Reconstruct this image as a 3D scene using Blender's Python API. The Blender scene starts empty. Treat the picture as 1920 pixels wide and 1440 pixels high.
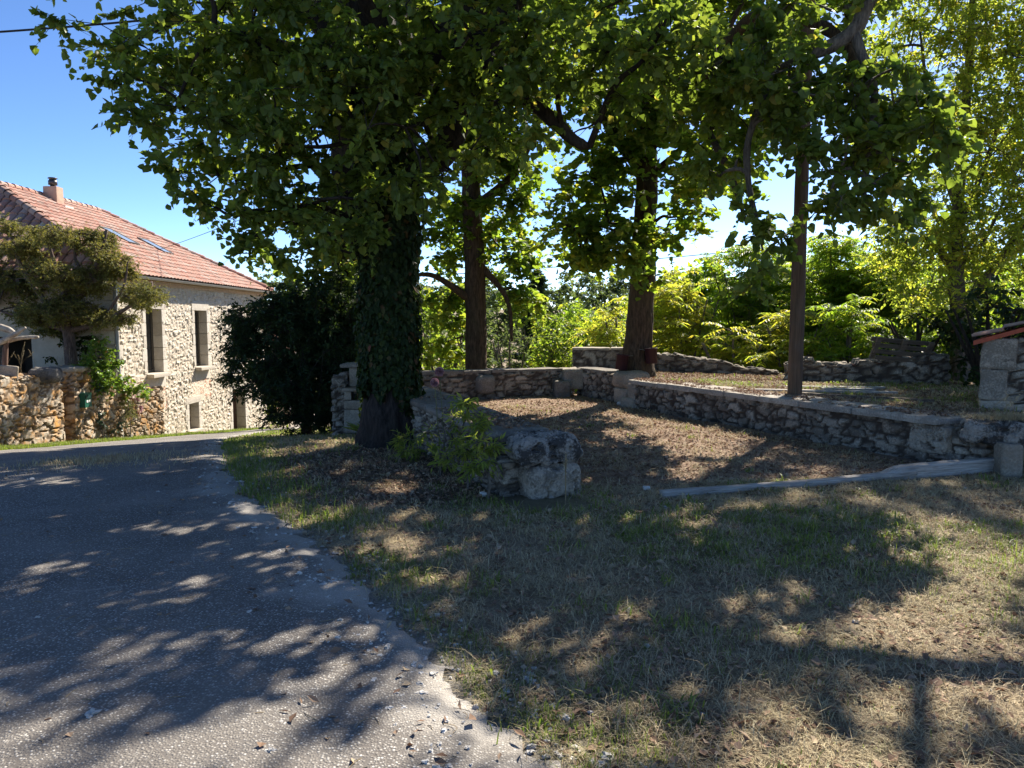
import bpy, math
import numpy as np
from math import radians, sin, cos, pi, tan, atan2, sqrt

S = bpy.context.scene
COL = S.collection
# ------------------------------------------------------------------ camera
PITCH = radians(4.87); FPX = 1386.7; EYE = 1.6
cam = bpy.data.cameras.new("camera"); camo = bpy.data.objects.new("camera", cam); COL.objects.link(camo)
cam.sensor_width = 36.0; cam.lens = 26.0; cam.clip_start = 0.05; cam.clip_end = 3000
camo.location = (0, 0, EYE); camo.rotation_euler = (pi/2 - PITCH, 0, 0)
S.camera = camo
# ------------------------------------------------------------------ light
SUN_EL = radians(42.0); SUN_AZ = atan2(0.53, 0.85)          # azimuth clockwise from +Y
SDIR = np.array([sin(SUN_AZ)*cos(SUN_EL), cos(SUN_AZ)*cos(SUN_EL), sin(SUN_EL)])
sl = bpy.data.lights.new("sun", 'SUN'); sl.energy = 4.6; sl.angle = radians(0.53); sl.color = (1.0, 0.93, 0.82)
so = bpy.data.objects.new("sun", sl); COL.objects.link(so)
so.rotation_euler = (pi/2 - SUN_EL, 0, pi - SUN_AZ); so.location = (12, 20, 20)
W = bpy.data.worlds.new("World"); S.world = W; W.use_nodes = True
wn = W.node_tree; wn.nodes.clear()
sky = wn.nodes.new('ShaderNodeTexSky'); sky.sky_type = 'NISHITA'; sky.sun_disc = False
sky.sun_elevation = SUN_EL; sky.sun_rotation = SUN_AZ; sky.altitude = 200
sky.air_density = 0.55; sky.dust_density = 0.3; sky.ozone_density = 2.0
bg = wn.nodes.new('ShaderNodeBackground'); bg.inputs['Strength'].default_value = 0.073
wo = wn.nodes.new('ShaderNodeOutputWorld')
hs = wn.nodes.new('ShaderNodeHueSaturation'); hs.inputs['Saturation'].default_value = 1.1
gm = wn.nodes.new('ShaderNodeGamma'); gm.inputs[1].default_value = 1.15
wn.links.new(sky.outputs[0], hs.inputs['Color']); wn.links.new(hs.outputs[0], gm.inputs[0]); wn.links.new(gm.outputs[0], bg.inputs[0]); wn.links.new(bg.outputs[0], wo.inputs[0])
S.view_settings.view_transform = 'Standard'; S.view_settings.look = 'None'
S.view_settings.exposure = 1.5; S.view_settings.gamma = 1.0
try:
    S.cycles.max_bounces = 8; S.cycles.transmission_bounces = 6; S.cycles.diffuse_bounces = 4
    S.cycles.caustics_reflective = False; S.cycles.caustics_refractive = False
    S.cycles.sample_clamp_indirect = 6.0
except Exception: pass

# ------------------------------------------------------------------ numeric helpers
def rng(s): return np.random.default_rng(s)
def _hash(ix, iy, iz, s):
    h = (ix.astype(np.int64)*374761393 + iy.astype(np.int64)*668265263 + iz.astype(np.int64)*1274126177 + s*974634777) & 0xFFFFFFFF
    h = ((h ^ (h >> 13)) * 1103515245) & 0xFFFFFFFF
    h = ((h ^ (h >> 16)) * 2246822519) & 0xFFFFFFFF
    h = h ^ (h >> 15)
    return (h & 0xFFFFFF)/float(0x1000000)
def vn(P, s=0):
    P = np.asarray(P, float); I = np.floor(P).astype(np.int64); F = P-I; F = F*F*(3-2*F); r = 0
    for dx in (0, 1):
        for dy in (0, 1):
            for dz in (0, 1):
                w = (F[:,0] if dx else 1-F[:,0])*(F[:,1] if dy else 1-F[:,1])*(F[:,2] if dz else 1-F[:,2])
                r = r + w*_hash(I[:,0]+dx, I[:,1]+dy, I[:,2]+dz, s)
    return r
def fbm(P, s=0, o=4):
    P = np.asarray(P, float); r = 0; a = 0.5; t = 0
    for k in range(o):
        r = r + a*vn(P*(2.03**k), s+k*17); t += a; a *= 0.5
    return r/t
def fbm2(x, y, sc, s=0, o=4):
    x = np.ravel(x); y = np.ravel(y)
    return fbm(np.stack([x*sc, y*sc, np.full_like(x, 0.37)], 1), s, o)
def sm(a, b, x):
    t = np.clip((np.asarray(x, float)-a)/(b-a), 0, 1); return t*t*(3-2*t)
def voro(P, s=0, jit=0.8, tilt=False):
    P = np.asarray(P, float); I = np.floor(P).astype(np.int64); n = len(P)
    F1 = np.full(n, 9.0); F2 = np.full(n, 9.0); ID = np.zeros(n); TL = np.zeros(n)
    for dx in (-1, 0, 1):
        for dy in (-1, 0, 1):
            for dz in (-1, 0, 1):
                J = I+np.array([dx, dy, dz])
                c = np.stack([J[:,k]+0.5+jit*(_hash(J[:,0], J[:,1], J[:,2], s+11*k)-0.5) for k in range(3)], 1)
                hh = _hash(J[:,0], J[:,1], J[:,2], s+77); d = (np.abs(c-P)**3.2).sum(1)**(1/3.2)-.30*(_hash(J[:,0], J[:,1], J[:,2], s+31)**2-.3)
                nf = d < F1
                F2 = np.where(nf, F1, np.minimum(F2, d)); ID = np.where(nf, hh, ID); F1 = np.where(nf, d, F1)
                if tilt:
                    q = P-c; h2 = _hash(J[:,0], J[:,1], J[:,2], s+99); h3 = _hash(J[:,0], J[:,1], J[:,2], s+55)
                    TL = np.where(nf, q[:,0]*(h2-.5)+q[:,1]*(h2*7 % 1-.5)+q[:,2]*(h3-.5), TL)
    return (F1, F2, ID, TL) if tilt else (F1, F2, ID)
# pixel of the photograph -> point in the world (measuring aid)
def ray(px, py):
    u = (px-960)/FPX; v = (720-py)/FPX
    return np.array([u, cos(PITCH)+v*sin(PITCH), -sin(PITCH)+v*cos(PITCH)])
def WP(px, py, Y):
    d = ray(px, py); return np.array([0, 0, EYE]) + d*(Y/d[1])
def GP(px, py, z=0.0):
    d = ray(px, py); return np.array([0, 0, EYE]) + d*((z-EYE)/d[2])

# ------------------------------------------------------------------ object helpers
def link(name, me, parent=None):
    o = bpy.data.objects.new(name, me); COL.objects.link(o)
    if parent is not None: o.parent = parent
    return o
def mk(name, V, faces, mat, parent=None, attrs=None, smooth=False):
    V = np.asarray(V, np.float32).reshape(-1, 3)
    if isinstance(faces, np.ndarray): faces = [faces]
    faces = [np.asarray(f, np.int64) for f in faces if len(f)]
    me = bpy.data.meshes.new(name)
    q = parent
    while q is not None:
        V = V - np.array(q.location, np.float32); q = q.parent
    me.vertices.add(len(V)); me.vertices.foreach_set('co', V.ravel())
    li = np.concatenate([f.ravel() for f in faces]); nf = sum(len(f) for f in faces)
    tot = np.concatenate([np.full(len(f), f.shape[1]) for f in faces])
    st = np.concatenate([[0], np.cumsum(tot)[:-1]])
    me.loops.add(len(li)); me.loops.foreach_set('vertex_index', li.astype(np.int32))
    me.polygons.add(nf); me.polygons.foreach_set('loop_start', st.astype(np.int32))
    try: me.polygons.foreach_set('loop_total', tot.astype(np.int32))
    except Exception: pass
    me.polygons.foreach_set('use_smooth', np.full(nf, bool(smooth)))
    for k, a in (attrs or {}).items():
        at = me.attributes.new(k, 'FLOAT', 'POINT'); at.data.foreach_set('value', np.asarray(a, np.float32).ravel())
    me.update(calc_edges=True); me.validate()
    if mat is not None: me.materials.append(mat)
    return link(name, me, parent)
def empty(name, loc, label=None, cat=None, group=None, kind=None):
    o = bpy.data.objects.new(name, None); COL.objects.link(o); o.location = tuple(float(v) for v in loc); o.empty_display_size = 0.2
    tag(o, label, cat, group, kind); return o
def tag(o, label=None, cat=None, group=None, kind=None):
    if label: o['label'] = label
    if cat: o['category'] = cat
    if group: o['group'] = group
    if kind: o['kind'] = kind
    return o
def join(parts):   # parts: list of (V, F, attrs) -> merged
    Vs, Fs, A = [], {}, {}; off = 0
    keys = set(k for p in parts for k in (p[2] if len(p) > 2 else {}))
    for p in parts:
        V, F = p[0], p[1]; a = p[2] if len(p) > 2 else {}
        for f in (F if isinstance(F, list) else [F]):
            if len(f): Fs.setdefault(f.shape[1], []).append(np.asarray(f)+off)
        for k in keys: A.setdefault(k, []).append(np.asarray(a.get(k, np.full(len(V), .5))))
        Vs.append(V); off += len(V)
    return np.concatenate(Vs), [np.concatenate(v) for v in Fs.values()], {k: np.concatenate(v) for k, v in A.items()}
def boxgrid(sx, sy, sz, res, bottom=True):
    """closed box surface, x,y centred, z from 0..sz, welded quads + vertex normals"""
    nx, ny, nz = [max(1, int(round(s/res))) for s in (sx, sy, sz)]
    VV, FF, off = [], [], 0
    def face(o, a, b, na, nb):
        nonlocal off
        s, t = np.meshgrid(np.linspace(0, 1, na+1), np.linspace(0, 1, nb+1), indexing='ij')
        V = np.array(o)+s.reshape(-1, 1)*np.array(a)+t.reshape(-1, 1)*np.array(b)
        i, j = np.meshgrid(np.arange(na), np.arange(nb), indexing='ij'); q = (i*(nb+1)+j).ravel()
        FF.append(np.stack([q, q+nb+1, q+nb+2, q+1], 1)+off); VV.append(V); off += len(V)
    x, y = sx/2, sy/2
    face((-x,-y,0), (sx,0,0), (0,0,sz), nx, nz); face((x,-y,0), (0,sy,0), (0,0,sz), ny, nz)
    face((x,y,0), (-sx,0,0), (0,0,sz), nx, nz); face((-x,y,0), (0,-sy,0), (0,0,sz), ny, nz)
    face((-x,-y,sz), (sx,0,0), (0,sy,0), nx, ny)
    if bottom: face((-x,y,0), (sx,0,0), (0,-sy,0), nx, ny)
    V = np.concatenate(VV); F = np.concatenate(FF)
    _, idx, inv = np.unique(np.round(V/1e-4).astype(np.int64), axis=0, return_index=True, return_inverse=True)
    inv = inv.ravel(); V = V[idx]; F = inv[F]
    N = np.zeros_like(V); fn = np.cross(V[F[:,1]]-V[F[:,0]], V[F[:,3]]-V[F[:,0]])
    fn /= np.linalg.norm(fn, axis=1, keepdims=True)+1e-9
    for k in range(4): np.add.at(N, F[:,k], fn)
    N /= np.linalg.norm(N, axis=1, keepdims=True)+1e-9
    return V, F, N
def box(c, s, rotz=0.0, bev=0.0):
    """plain 8-vertex box arrays; c centre, s size"""
    V = np.array([[x, y, z] for x in (-.5, .5) for y in (-.5, .5) for z in (-.5, .5)])*np.array(s)
    F = np.array([[0,1,3,2],[4,6,7,5],[0,4,5,1],[2,3,7,6],[0,2,6,4],[1,5,7,3]])
    if rotz: V = rz(V, rotz)
    return V+np.array(c), F
def rz(V, a):
    c, s = cos(a), sin(a); V = np.asarray(V, float)
    return np.stack([V[:,0]*c-V[:,1]*s, V[:,0]*s+V[:,1]*c, V[:,2]], 1)
def catmull(P, n):
    P = np.asarray(P, float); m = len(P)
    if m < 3:
        t = np.linspace(0, 1, n)[:, None]; return P[0]*(1-t)+P[-1]*t
    Q = np.vstack([2*P[0]-P[1], P, 2*P[-1]-P[-2]]); T = np.linspace(0, m-1-1e-6, n); I = T.astype(int); f = (T-I)[:, None]
    a, b, c, d = Q[I], Q[I+1], Q[I+2], Q[I+3]
    return 0.5*((2*b)+(-a+c)*f+(2*a-5*b+4*c-d)*f*f+(-a+3*b-3*c+d)*f**3)
def tube(path, sides=8, n=None, bark=0.0, bs=(14, 14, 2), cap=True, seed=0):
    """path rows x,y,z,r"""
    P = np.asarray(path, float); n = n or max(4, len(P)*4); C = catmull(P, n)
    X = C[:, :3]; R = np.maximum(C[:, 3], 0.0015)
    T = np.gradient(X, axis=0); T /= np.linalg.norm(T, axis=1, keepdims=True)+1e-9
    ref = np.array([1.0, 0, 0]) if abs(T[:, 0]).mean() < .7 else np.array([0, 1.0, 0])
    A = np.cross(T, ref); A /= np.linalg.norm(A, axis=1, keepdims=True)+1e-9; B = np.cross(T, A)
    th = np.linspace(0, 2*pi, sides, endpoint=False)
    D = A[:, None]*np.cos(th)[None, :, None]+B[:, None]*np.sin(th)[None, :, None]
    V = X[:, None]+D*R[:, None, None]; Vf = V.reshape(-1, 3); rr = np.zeros(len(Vf))
    if bark:
        nz_ = fbm(Vf*np.array(bs), seed, 3); rd = 1-np.abs(2*nz_-1)*2.2
        rr = rd; Vf = Vf+D.reshape(-1, 3)*(rd*bark+(fbm(Vf*1.7, seed+5, 2)-.5)*bark*2.5)[:, None]
    i, j = np.meshgrid(np.arange(n-1), np.arange(sides), indexing='ij'); j2 = (j+1) % sides
    F = np.stack([i*sides+j, i*sides+j2, (i+1)*sides+j2, (i+1)*sides+j], -1).reshape(-1, 4)
    if cap:
        k = len(Vf); Vf = np.vstack([Vf, X[0], X[-1]]); rr = np.append(rr, [0, 0]); a = np.arange(sides); b = (a+1) % sides
        T3 = np.concatenate([np.stack([np.full(sides, k), b, a], 1), np.stack([np.full(sides, k+1), (n-1)*sides+a, (n-1)*sides+b], 1)])
        return Vf, [F, T3], {'rnd': rr}
    return Vf, F, {'rnd': rr}
def sticks(P0, P1, r0, r1):
    P0 = np.asarray(P0, float); P1 = np.asarray(P1, float); n = len(P0); T = P1-P0; T /= np.linalg.norm(T, axis=1, keepdims=True)+1e-9
    A = np.cross(T, np.array([.31, .17, .93])); A /= np.linalg.norm(A, axis=1, keepdims=True)+1e-9; B = np.cross(T, A)
    r0 = np.broadcast_to(r0, n); r1 = np.broadcast_to(r1, n); V = np.zeros((n, 6, 3))
    for k in range(3):
        d = A*cos(k*2.0944)+B*sin(k*2.0944); V[:, k] = P0+d*r0[:, None]; V[:, 3+k] = P1+d*r1[:, None]
    b = (np.arange(n)*6)[:, None]; F = np.concatenate([b+np.array([k, (k+1) % 3, 3+(k+1) % 3, 3+k]) for k in range(3)])
    return V.reshape(-1, 3), F, {'rnd': np.full(n*6, .5)}
LEAF = {
 'heart': (np.array([(0,0),(.28,.5),(.72,.32),(1,0),(.72,-.32),(.28,-.5)]), [[0,3,2,1],[0,5,4,3]]),
 'lance': (np.array([(0,0),(.45,.5),(1,0),(.45,-.5)]), [[0,2,1],[0,3,2]]),
 'lobed': (np.array([(0,0),(.12,.5),(.48,.26),(1,0),(.48,-.26),(.12,-.5),(.62,.62),(.62,-.62)]), [[0,3,6,1],[0,5,7,3]]),
}
def leaves(P, D, N, L, Wd, shape='heart', rnd=None, fold=.25, droop=.12):
    n = len(P); D = D/(np.linalg.norm(D, axis=1, keepdims=True)+1e-9)
    B = np.cross(N, D); B /= np.linalg.norm(B, axis=1, keepdims=True)+1e-9; N = np.cross(D, B)
    pts, fc = LEAF[shape]; m = len(pts); L = np.broadcast_to(L, n)[:, None]; Wd = np.broadcast_to(Wd, n)[:, None]
    V = np.zeros((n, m, 3))
    for k, (a, b) in enumerate(pts):
        V[:, k] = P+D*(a*L)+B*(b*Wd)+N*(abs(b)*Wd*fold-a*a*L*droop)
    b0 = (np.arange(n)*m)[:, None]; q = [np.array(f) for f in fc]
    F = [np.concatenate([b0+f for f in q])]
    return V.reshape(-1, 3), F, {'rnd': np.repeat(rnd if rnd is not None else rng(3).random(n), m)}

# ------------------------------------------------------------------ material helpers
class G:
    def __init__(s, name):
        s.m = bpy.data.materials.new(name); s.m.use_nodes = True; s.t = s.m.node_tree; s.t.nodes.clear()
        s.out = s.n('ShaderNodeOutputMaterial')
    def n(s, ty, props=None, **ins):
        nd = s.t.nodes.new(ty)
        for k, v in (props or {}).items(): setattr(nd, k, v)
        for k, v in ins.items():
            key = int(k[1:]) if k[0] == '_' and k[1:].isdigit() else k.replace('_', ' ')
            sock = nd.inputs[key]
            if isinstance(v, bpy.types.NodeSocket): s.t.links.new(v, sock)
            else: sock.default_value = v
        return nd
    def noise(s, scale, detail=4, rough=.55, vec=None, dist=0):
        return s.n('ShaderNodeTexNoise', None, Scale=scale, Detail=detail, Roughness=rough, Distortion=dist, Vector=vec or s.co()).outputs[0]
    def co(s):
        if not hasattr(s, '_c'): s._c = s.n('ShaderNodeTexCoord').outputs['Object']
        return s._c
    def attr(s, name): return s.n('ShaderNodeAttribute', {'attribute_name': name}).outputs['Fac']
    def ramp(s, fac, stops, interp='LINEAR'):
        r = s.n('ShaderNodeValToRGB', None, Fac=fac); e = r.color_ramp.elements; r.color_ramp.interpolation = interp
        while len(e) > 1: e.remove(e[-1])
        e[0].position = stops[0][0]; e[0].color = (*stops[0][1], 1)
        for p, c in stops[1:]:
            x = e.new(p); x.color = (*c, 1)
        return r.outputs[0]
    def mr(s, v, a, b, c=0.0, d=1.0):
        return s.n('ShaderNodeMapRange', None, Value=v, From_Min=a, From_Max=b, To_Min=c, To_Max=d).outputs[0]
    def math(s, op, a, b=0.0):
        return s.n('ShaderNodeMath', {'operation': op}, _0=a, _1=b).outputs[0]
    def mix(s, f, a, b, mode='MIX'):
        nd = s.t.nodes.new('ShaderNodeMix'); nd.data_type = 'RGBA'; nd.blend_type = mode
        for i, v in ((0, f), (6, a), (7, b)):
            if isinstance(v, bpy.types.NodeSocket): s.t.links.new(v, nd.inputs[i])
            else: nd.inputs[i].default_value = v if i == 0 else ((*v, 1) if len(v) == 3 else v)
        return nd.outputs[2]
    def bump(s, h, strength=.5, dist=.02):
        return s.n('ShaderNodeBump', None, Strength=strength, Distance=dist, Height=h).outputs[0]
    def bsdf(s, col, rough=.8, normal=None, **kw):
        if isinstance(col, tuple): col = (*col, 1)
        kw.setdefault('Specular_IOR_Level', .22)
        p = s.n('ShaderNodeBsdfPrincipled', None, Base_Color=col, Roughness=rough, **kw)
        if normal is not None: s.t.links.new(normal, p.inputs['Normal'])
        return p.outputs[0]
    def fin(s, sh): s.t.links.new(sh, s.out.inputs[0]); return s.m

def m_stone(name, pal, mortar, lichen=.4, lc=(.045,.04,.035), orange=0.0, bs=.6, ls=3.0):
    g = G(name); r = g.attr('rnd'); j = g.attr('joint')
    c = g.ramp(r, [(i/(len(pal)-1), p) for i, p in enumerate(pal)])
    n1 = g.noise(9, 6, .65); n2 = g.noise(45, 5, .7); n3 = g.noise(ls, 5, .6)
    c = g.mix(g.mr(n1, .3, .75, 0, .55), c, g.mix(.5, c, (.2,.17,.13)), 'MIX')
    c = g.mix(g.mr(n2, .35, .65, 0.0, .75), c, g.mix(1, c, (.55,.52,.48), 'MULTIPLY'))
    if orange: c = g.mix(g.math('MULTIPLY', g.mr(g.noise(3.2, 6, .75), .46, .60), orange), c, (.50,.24,.05))
    if lichen: c = g.mix(g.math('MULTIPLY', g.mr(g.math('ADD', n3, g.math('MULTIPLY', n2, .45)), .66, .78), lichen), c, lc)
    c = g.mix(j, c, mortar)
    h = g.math('ADD', g.math('MULTIPLY', n1, .6), g.math('MULTIPLY', n2, .5))
    return g.fin(g.bsdf(c, .92, g.bump(h, bs, .02)))
def m_leaf(name, pal, trans, tf=.45, rough=.45, spec=.35):
    g = G(name); r = g.attr('rnd'); c = g.ramp(r, pal)
    t = g.ramp(r, trans)
    n = g.noise(1.1, 2, .5); c = g.mix(g.mr(n, .3, .7, 0, .5), c, g.mix(1, c, (.62,.72,.6), 'MULTIPLY'))
    p = g.bsdf(c, rough, None, Specular_IOR_Level=spec)
    tr = g.n('ShaderNodeBsdfTranslucent', None, Color=t).outputs[0]
    return g.fin(g.n('ShaderNodeMixShader', None, _0=tf, _1=p, _2=tr).outputs[0])
def m_bark(name, a, b, moss=None):
    g = G(name); r = g.attr('rnd')
    mp = g.n('ShaderNodeMapping', None, Vector=g.co(), Scale=(1,1,.18)).outputs[0]
    n = g.noise(28, 6, .7, mp); c = g.mix(g.mr(n, .35, .68), a, b)
    c = g.mix(g.mr(g.noise(2.2, 4), .45, .7, 0, .5), c, moss or g.mix(.5, c, (.11,.10,.085)))
    return g.fin(g.bsdf(c, .95, g.bump(n, .9, .03)))
def m_plain(name, col, rough=.6, metal=0.0, var=.25, sc=12, bump=.15):
    g = G(name); n = g.noise(sc, 5, .65)
    c = g.mix(g.mr(n, .35, .7, 0, var), (*col,), tuple(x*.35 for x in col))
    return g.fin(g.bsdf(c, rough, g.bump(n, bump, .01), Metallic=metal))
def m_wood(name, a, b, sc=(1,14,14), axis=None, rough=.85):
    g = G(name); mp = g.n('ShaderNodeMapping', None, Vector=g.co(), Scale=sc).outputs[0]
    n = g.noise(3.0, 7, .7, mp, .6); c = g.mix(g.mr(n, .35, .65), a, b)
    c = g.mix(g.mr(g.noise(4, 4), .5, .75, 0, .35), c, (.1,.09,.08))
    return g.fin(g.bsdf(c, rough, g.bump(n, .5, .01)))
# ================================================================== TERRAIN
XLY = ([7.4, 13.7, 16.4, 40], [5.2, 2.3, 1.35, 1.35])     # front line of the right wall, X as a function of Y
def xline(y): return np.interp(y, *XLY)
LW0 = np.array([.25, 6.55]); LW1 = np.array([-2.80, 14.4])   # centre line of the left parapet
FW0 = LW1; FW1 = np.array([1.25, 16.25])                   # far parapet
def side(p0, p1, x, y):   # signed distance, + to the right of p0->p1
    d = (p1-p0)/np.linalg.norm(p1-p0); return (x-p0[0])*d[1]-(y-p0[1])*d[0]
def zbase(x, y):
    s = .054*(-x)+.12*np.minimum(y, 48)-1.29 + .012*np.maximum(y-48, 0)
    z = -np.log1p(np.exp(np.clip(s/.12, -30, 30)))*.12*1.0
    z = np.maximum(z, -7.5-.0*y)
    z = z + 10.5*sm(90, 260, y)*(.75+.25*np.sin(x*.016+.6))
    return z
def zg(x, y, rough=True):
    x = np.asarray(x, float); y = np.asarray(y, float); z = zbase(x, y)
    a = sm(-.15, .15, side(LW0, LW1, x, y))*sm(-.15, .15, side(FW0, FW1, x, y))*(1-sm(0, .3, x-xline(y)))*(y < 17)
    z = z*(1-a)
    xl = xline(y); yb = 17.1
    b = sm(.12, .32, x-xl)*sm(7.7, 9.6, y-.0*x)*(1-sm(yb, yb+.5, y+.12*(x-3)))*(y > 7)
    z = z*(1-b)+b*(.47-.02*np.clip(x-xl-1, 0, 8))
    # the raised garden behind the left wall, with the gate gap left open
    c = sm(-11.75, -11.95, x)*(1-sm(19.9, 20.6, y)*sm(-13.5, -12, x))*sm(-2, 0, y-4)*(y < 60)
    gap = (1-sm(.30, .42, abs(y-18.95)))*sm(-13.2, -12.6, x)
    z = z*(1-c)+c*((.12-.1*sm(15, 21, y))*(1-gap)+(zbase(x, y)+.35)*gap)
    return z
def zr(x, y):
    x = np.asarray(x, float); y = np.asarray(y, float); sh = x.shape
    n = fbm2(x, y, .9, 3, 4).reshape(sh)-.5; m = fbm2(x, y, 7.0, 9, 3).reshape(sh)-.5
    k = fbm2(x, y, 3.0, 19, 3).reshape(sh)-.5
    return zg(x, y)+n*.06+m*.03+k*.05

# road outline traced on the ground
RE = [(-900,1500),(1060,1500),(1000,1440),(925,1385),(868,1330),(850,1275),(775,1200),(715,1150),(655,1100),(640,1062),(585,1015),(545,990),(500,962),(462,925),(442,893),(430,868),(424,852)]
def slope_pt(px, py):     # intersection of a view ray with the sloping ground
    d = ray(px, py); t = 1.0
    for _ in range(4000):
        t += .02; p = np.array([0, 0, EYE])+d*t
        if p[2] < zbase(p[0], p[1]): break
    return p[:2]
edge = [slope_pt(*p) for p in RE[1:]]
road_poly = np.array([(2.0, -4.0), (1.2, .5)] + [tuple(e) for e in edge] +
    [(-5.9, 15.2), (-7.2, 20.5), (-8.6, 27), (-9.3, 36), (-9.2, 52), (-11.5, 52), (-10.9, 36), (-10.7, 27), (-10.55, 22), (-10.35, 18), (-10.2, 14), (-10.2, 8), (-10.5, -4)])
def pdist(x, y, poly):
    """signed distance to polygon, + inside"""
    x = np.ravel(x); y = np.ravel(y); d = np.full(x.shape, 1e9); ins = np.zeros(x.shape, bool); n = len(poly)
    for i in range(n):
        ax, ay = poly[i]; bx, by = poly[(i+1) % n]; ex, ey = bx-ax, by-ay
        t = np.clip(((x-ax)*ex+(y-ay)*ey)/(ex*ex+ey*ey+1e-12), 0, 1)
        d = np.minimum(d, (x-ax-t*ex)**2+(y-ay-t*ey)**2)
        c = ((ay > y) != (by > y)); ins ^= c & (x < (bx-ax)*(y-ay)/((by-ay) if by != ay else 1e-9)+ax)
    return np.where(ins, 1, -1)*np.sqrt(d)
def road_d(x, y):
    return pdist(x, y, road_poly)+(fbm2(x, y, 2.2, 21, 4)-.5)*.32+(fbm2(x, y, 9, 22, 3)-.5)*.26
T1B = np.array([-1.66, 10.0])
def in_terrace(x, y):
    return (side(LW0, LW1, x, y) > .2) & (side(FW0, FW1, x, y) > .1) & (x < xline(y)+.05) & (y > 7.0+.12*x)

# ---- ground sheet
def axis(a, b, st, far, k):
    m = np.arange(a, b+1e-6, st); o = [b]; s = st
    while o[-1] < far: s *= k; o.append(o[-1]+s)
    i = [a]; s = st
    while i[-1] > -far: s *= k; i.append(i[-1]-s)
    return np.array(i[1:][::-1]+list(m)+o[1:])
def sheet(xs, ys, zf):
    X, Y = np.meshgrid(xs, ys, indexing='ij'); V = np.stack([X.ravel(), Y.ravel(), np.ravel(zf(X, Y))], 1)
    nx, ny = len(xs), len(ys); i, j = np.meshgrid(np.arange(nx-1), np.arange(ny-1), indexing='ij'); q = (i*ny+j).ravel()
    return V, np.stack([q, q+ny, q+ny+1, q+1], 1)
xs = axis(-13, 11, .085, 900, 1.16); ys = axis(.5, 20, .085, 900, 1.16)
V, F = sheet(xs, ys, zr)
px_, py_ = V[:, 0], V[:, 1]
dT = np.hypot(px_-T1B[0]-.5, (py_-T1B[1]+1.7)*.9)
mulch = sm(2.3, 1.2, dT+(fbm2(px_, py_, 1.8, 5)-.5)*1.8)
terr = in_terrace(px_, py_).astype(float)
rd = road_d(px_, py_); grav = sm(-.55, .0, rd+(fbm2(px_, py_, 3.1, 33)-.5)*.7)
green = sm(.42, .6, fbm2(px_, py_, .75, 41, 4))
g = G('ground_soil')
n1 = g.noise(6, 8, .7); n2 = g.noise(60, 6, .75); n3 = g.noise(.5, 4)
c = g.mix(g.mr(n1, .35, .65), (.38, .30, .20), (.20, .155, .10))
c = g.mix(g.math('MULTIPLY', g.attr('green'), .55), c, (.14, .14, .055))
c = g.mix(g.math('MULTIPLY', g.attr('terrace'), .75), c, g.mix(g.mr(n1, .3, .7), (.44, .30, .21), (.28, .18, .125)))
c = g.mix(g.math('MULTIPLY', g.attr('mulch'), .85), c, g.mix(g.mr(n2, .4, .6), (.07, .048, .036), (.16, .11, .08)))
c = g.mix(g.math('MULTIPLY', g.attr('gravel'), .75), c, g.mix(g.mr(n2, .4, .6), (.50, .46, .40), (.26, .23, .19)))
c = g.mix(g.mr(n2, .35, .7, 0, .5), c, g.mix(1, c, (.5,.48,.46), 'MULTIPLY'))
M_ground = g.fin(g.bsdf(c, .97, g.bump(g.math('ADD', n2, g.math('MULTIPLY', n1, .8)), 1.0, .035)))
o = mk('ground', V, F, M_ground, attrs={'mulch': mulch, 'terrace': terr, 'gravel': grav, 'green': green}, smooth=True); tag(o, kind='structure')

# ---- road sheet
g = G('asphalt')
n1 = g.noise(1.3, 5, .6); n2 = g.noise(220, 3, .7)
vo = g.n('ShaderNodeTexVoronoi', {'feature': 'F1'}, Scale=88.0, Randomness=1.0, Vector=g.co())
chip = g.ramp(g.n('ShaderNodeSeparateColor', None, Color=vo.outputs['Color']).outputs[0], [(0, (.13,.115,.10)), (.4, (.20,.18,.155)), (.68, (.29,.265,.23)), (.88, (.45,.42,.37)), (1, (.66,.63,.57))])
c = g.mix(g.mr(vo.outputs['Distance'], .25, .62), chip, (.115,.10,.088))
c = g.mix(g.mr(n1, .35, .7, .0, .45), c, (.30,.275,.24))
c = g.mix(g.mr(g.noise(.45, 5, .65), .42, .62, 0, .45), c, g.mix(1, c, (.62,.60,.58), 'MULTIPLY'))
c = g.mix(g.mr(g.noise(3.5, 6, .75, None, 1.5), .62, .68, 0, .5), c, (.36,.32,.27))
c = g.mix(g.attr('edge'), c, g.mix(g.mr(n2, .4, .6), (.50,.46,.40), (.3,.27,.23)))
h = g.math('ADD', g.math('MULTIPLY', g.mr(vo.outputs['Distance'], 0, .6, 1, 0), .7), g.math('MULTIPLY', n2, .4))
M_asph = g.fin(g.bsdf(c, .82, g.bump(h, .9, .006)))
xs2 = np.arange(-12, 3.0, .07); ys2 = np.concatenate([np.arange(-3.5, 16, .07), np.arange(16, 52, .3)])
V, F = sheet(xs2, ys2, lambda x, y: zg(x, y)+(fbm2(x, y, .9, 3, 4).reshape(x.shape)-.5)*.06)
dd = road_d(V[:, 0], V[:, 1]); V[:, 2] += .028*sm(-.02, .22, dd)-.022*(1-sm(-.04, .10, dd))+.010
keep = (dd[F] > -.06).all(1); F = F[keep]
use = np.unique(F); mp = np.full(len(V), -1); mp[use] = np.arange(len(use)); V2 = V[use]; dd = dd[use]
edge_m = sm(.42, .02, dd+(fbm2(V2[:,0], V2[:,1], 2.4, 71)-.5)*.9)*.8
o = mk('road', V2, mp[F], M_asph, attrs={'edge': edge_m}, smooth=True); tag(o, kind='structure')

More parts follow.
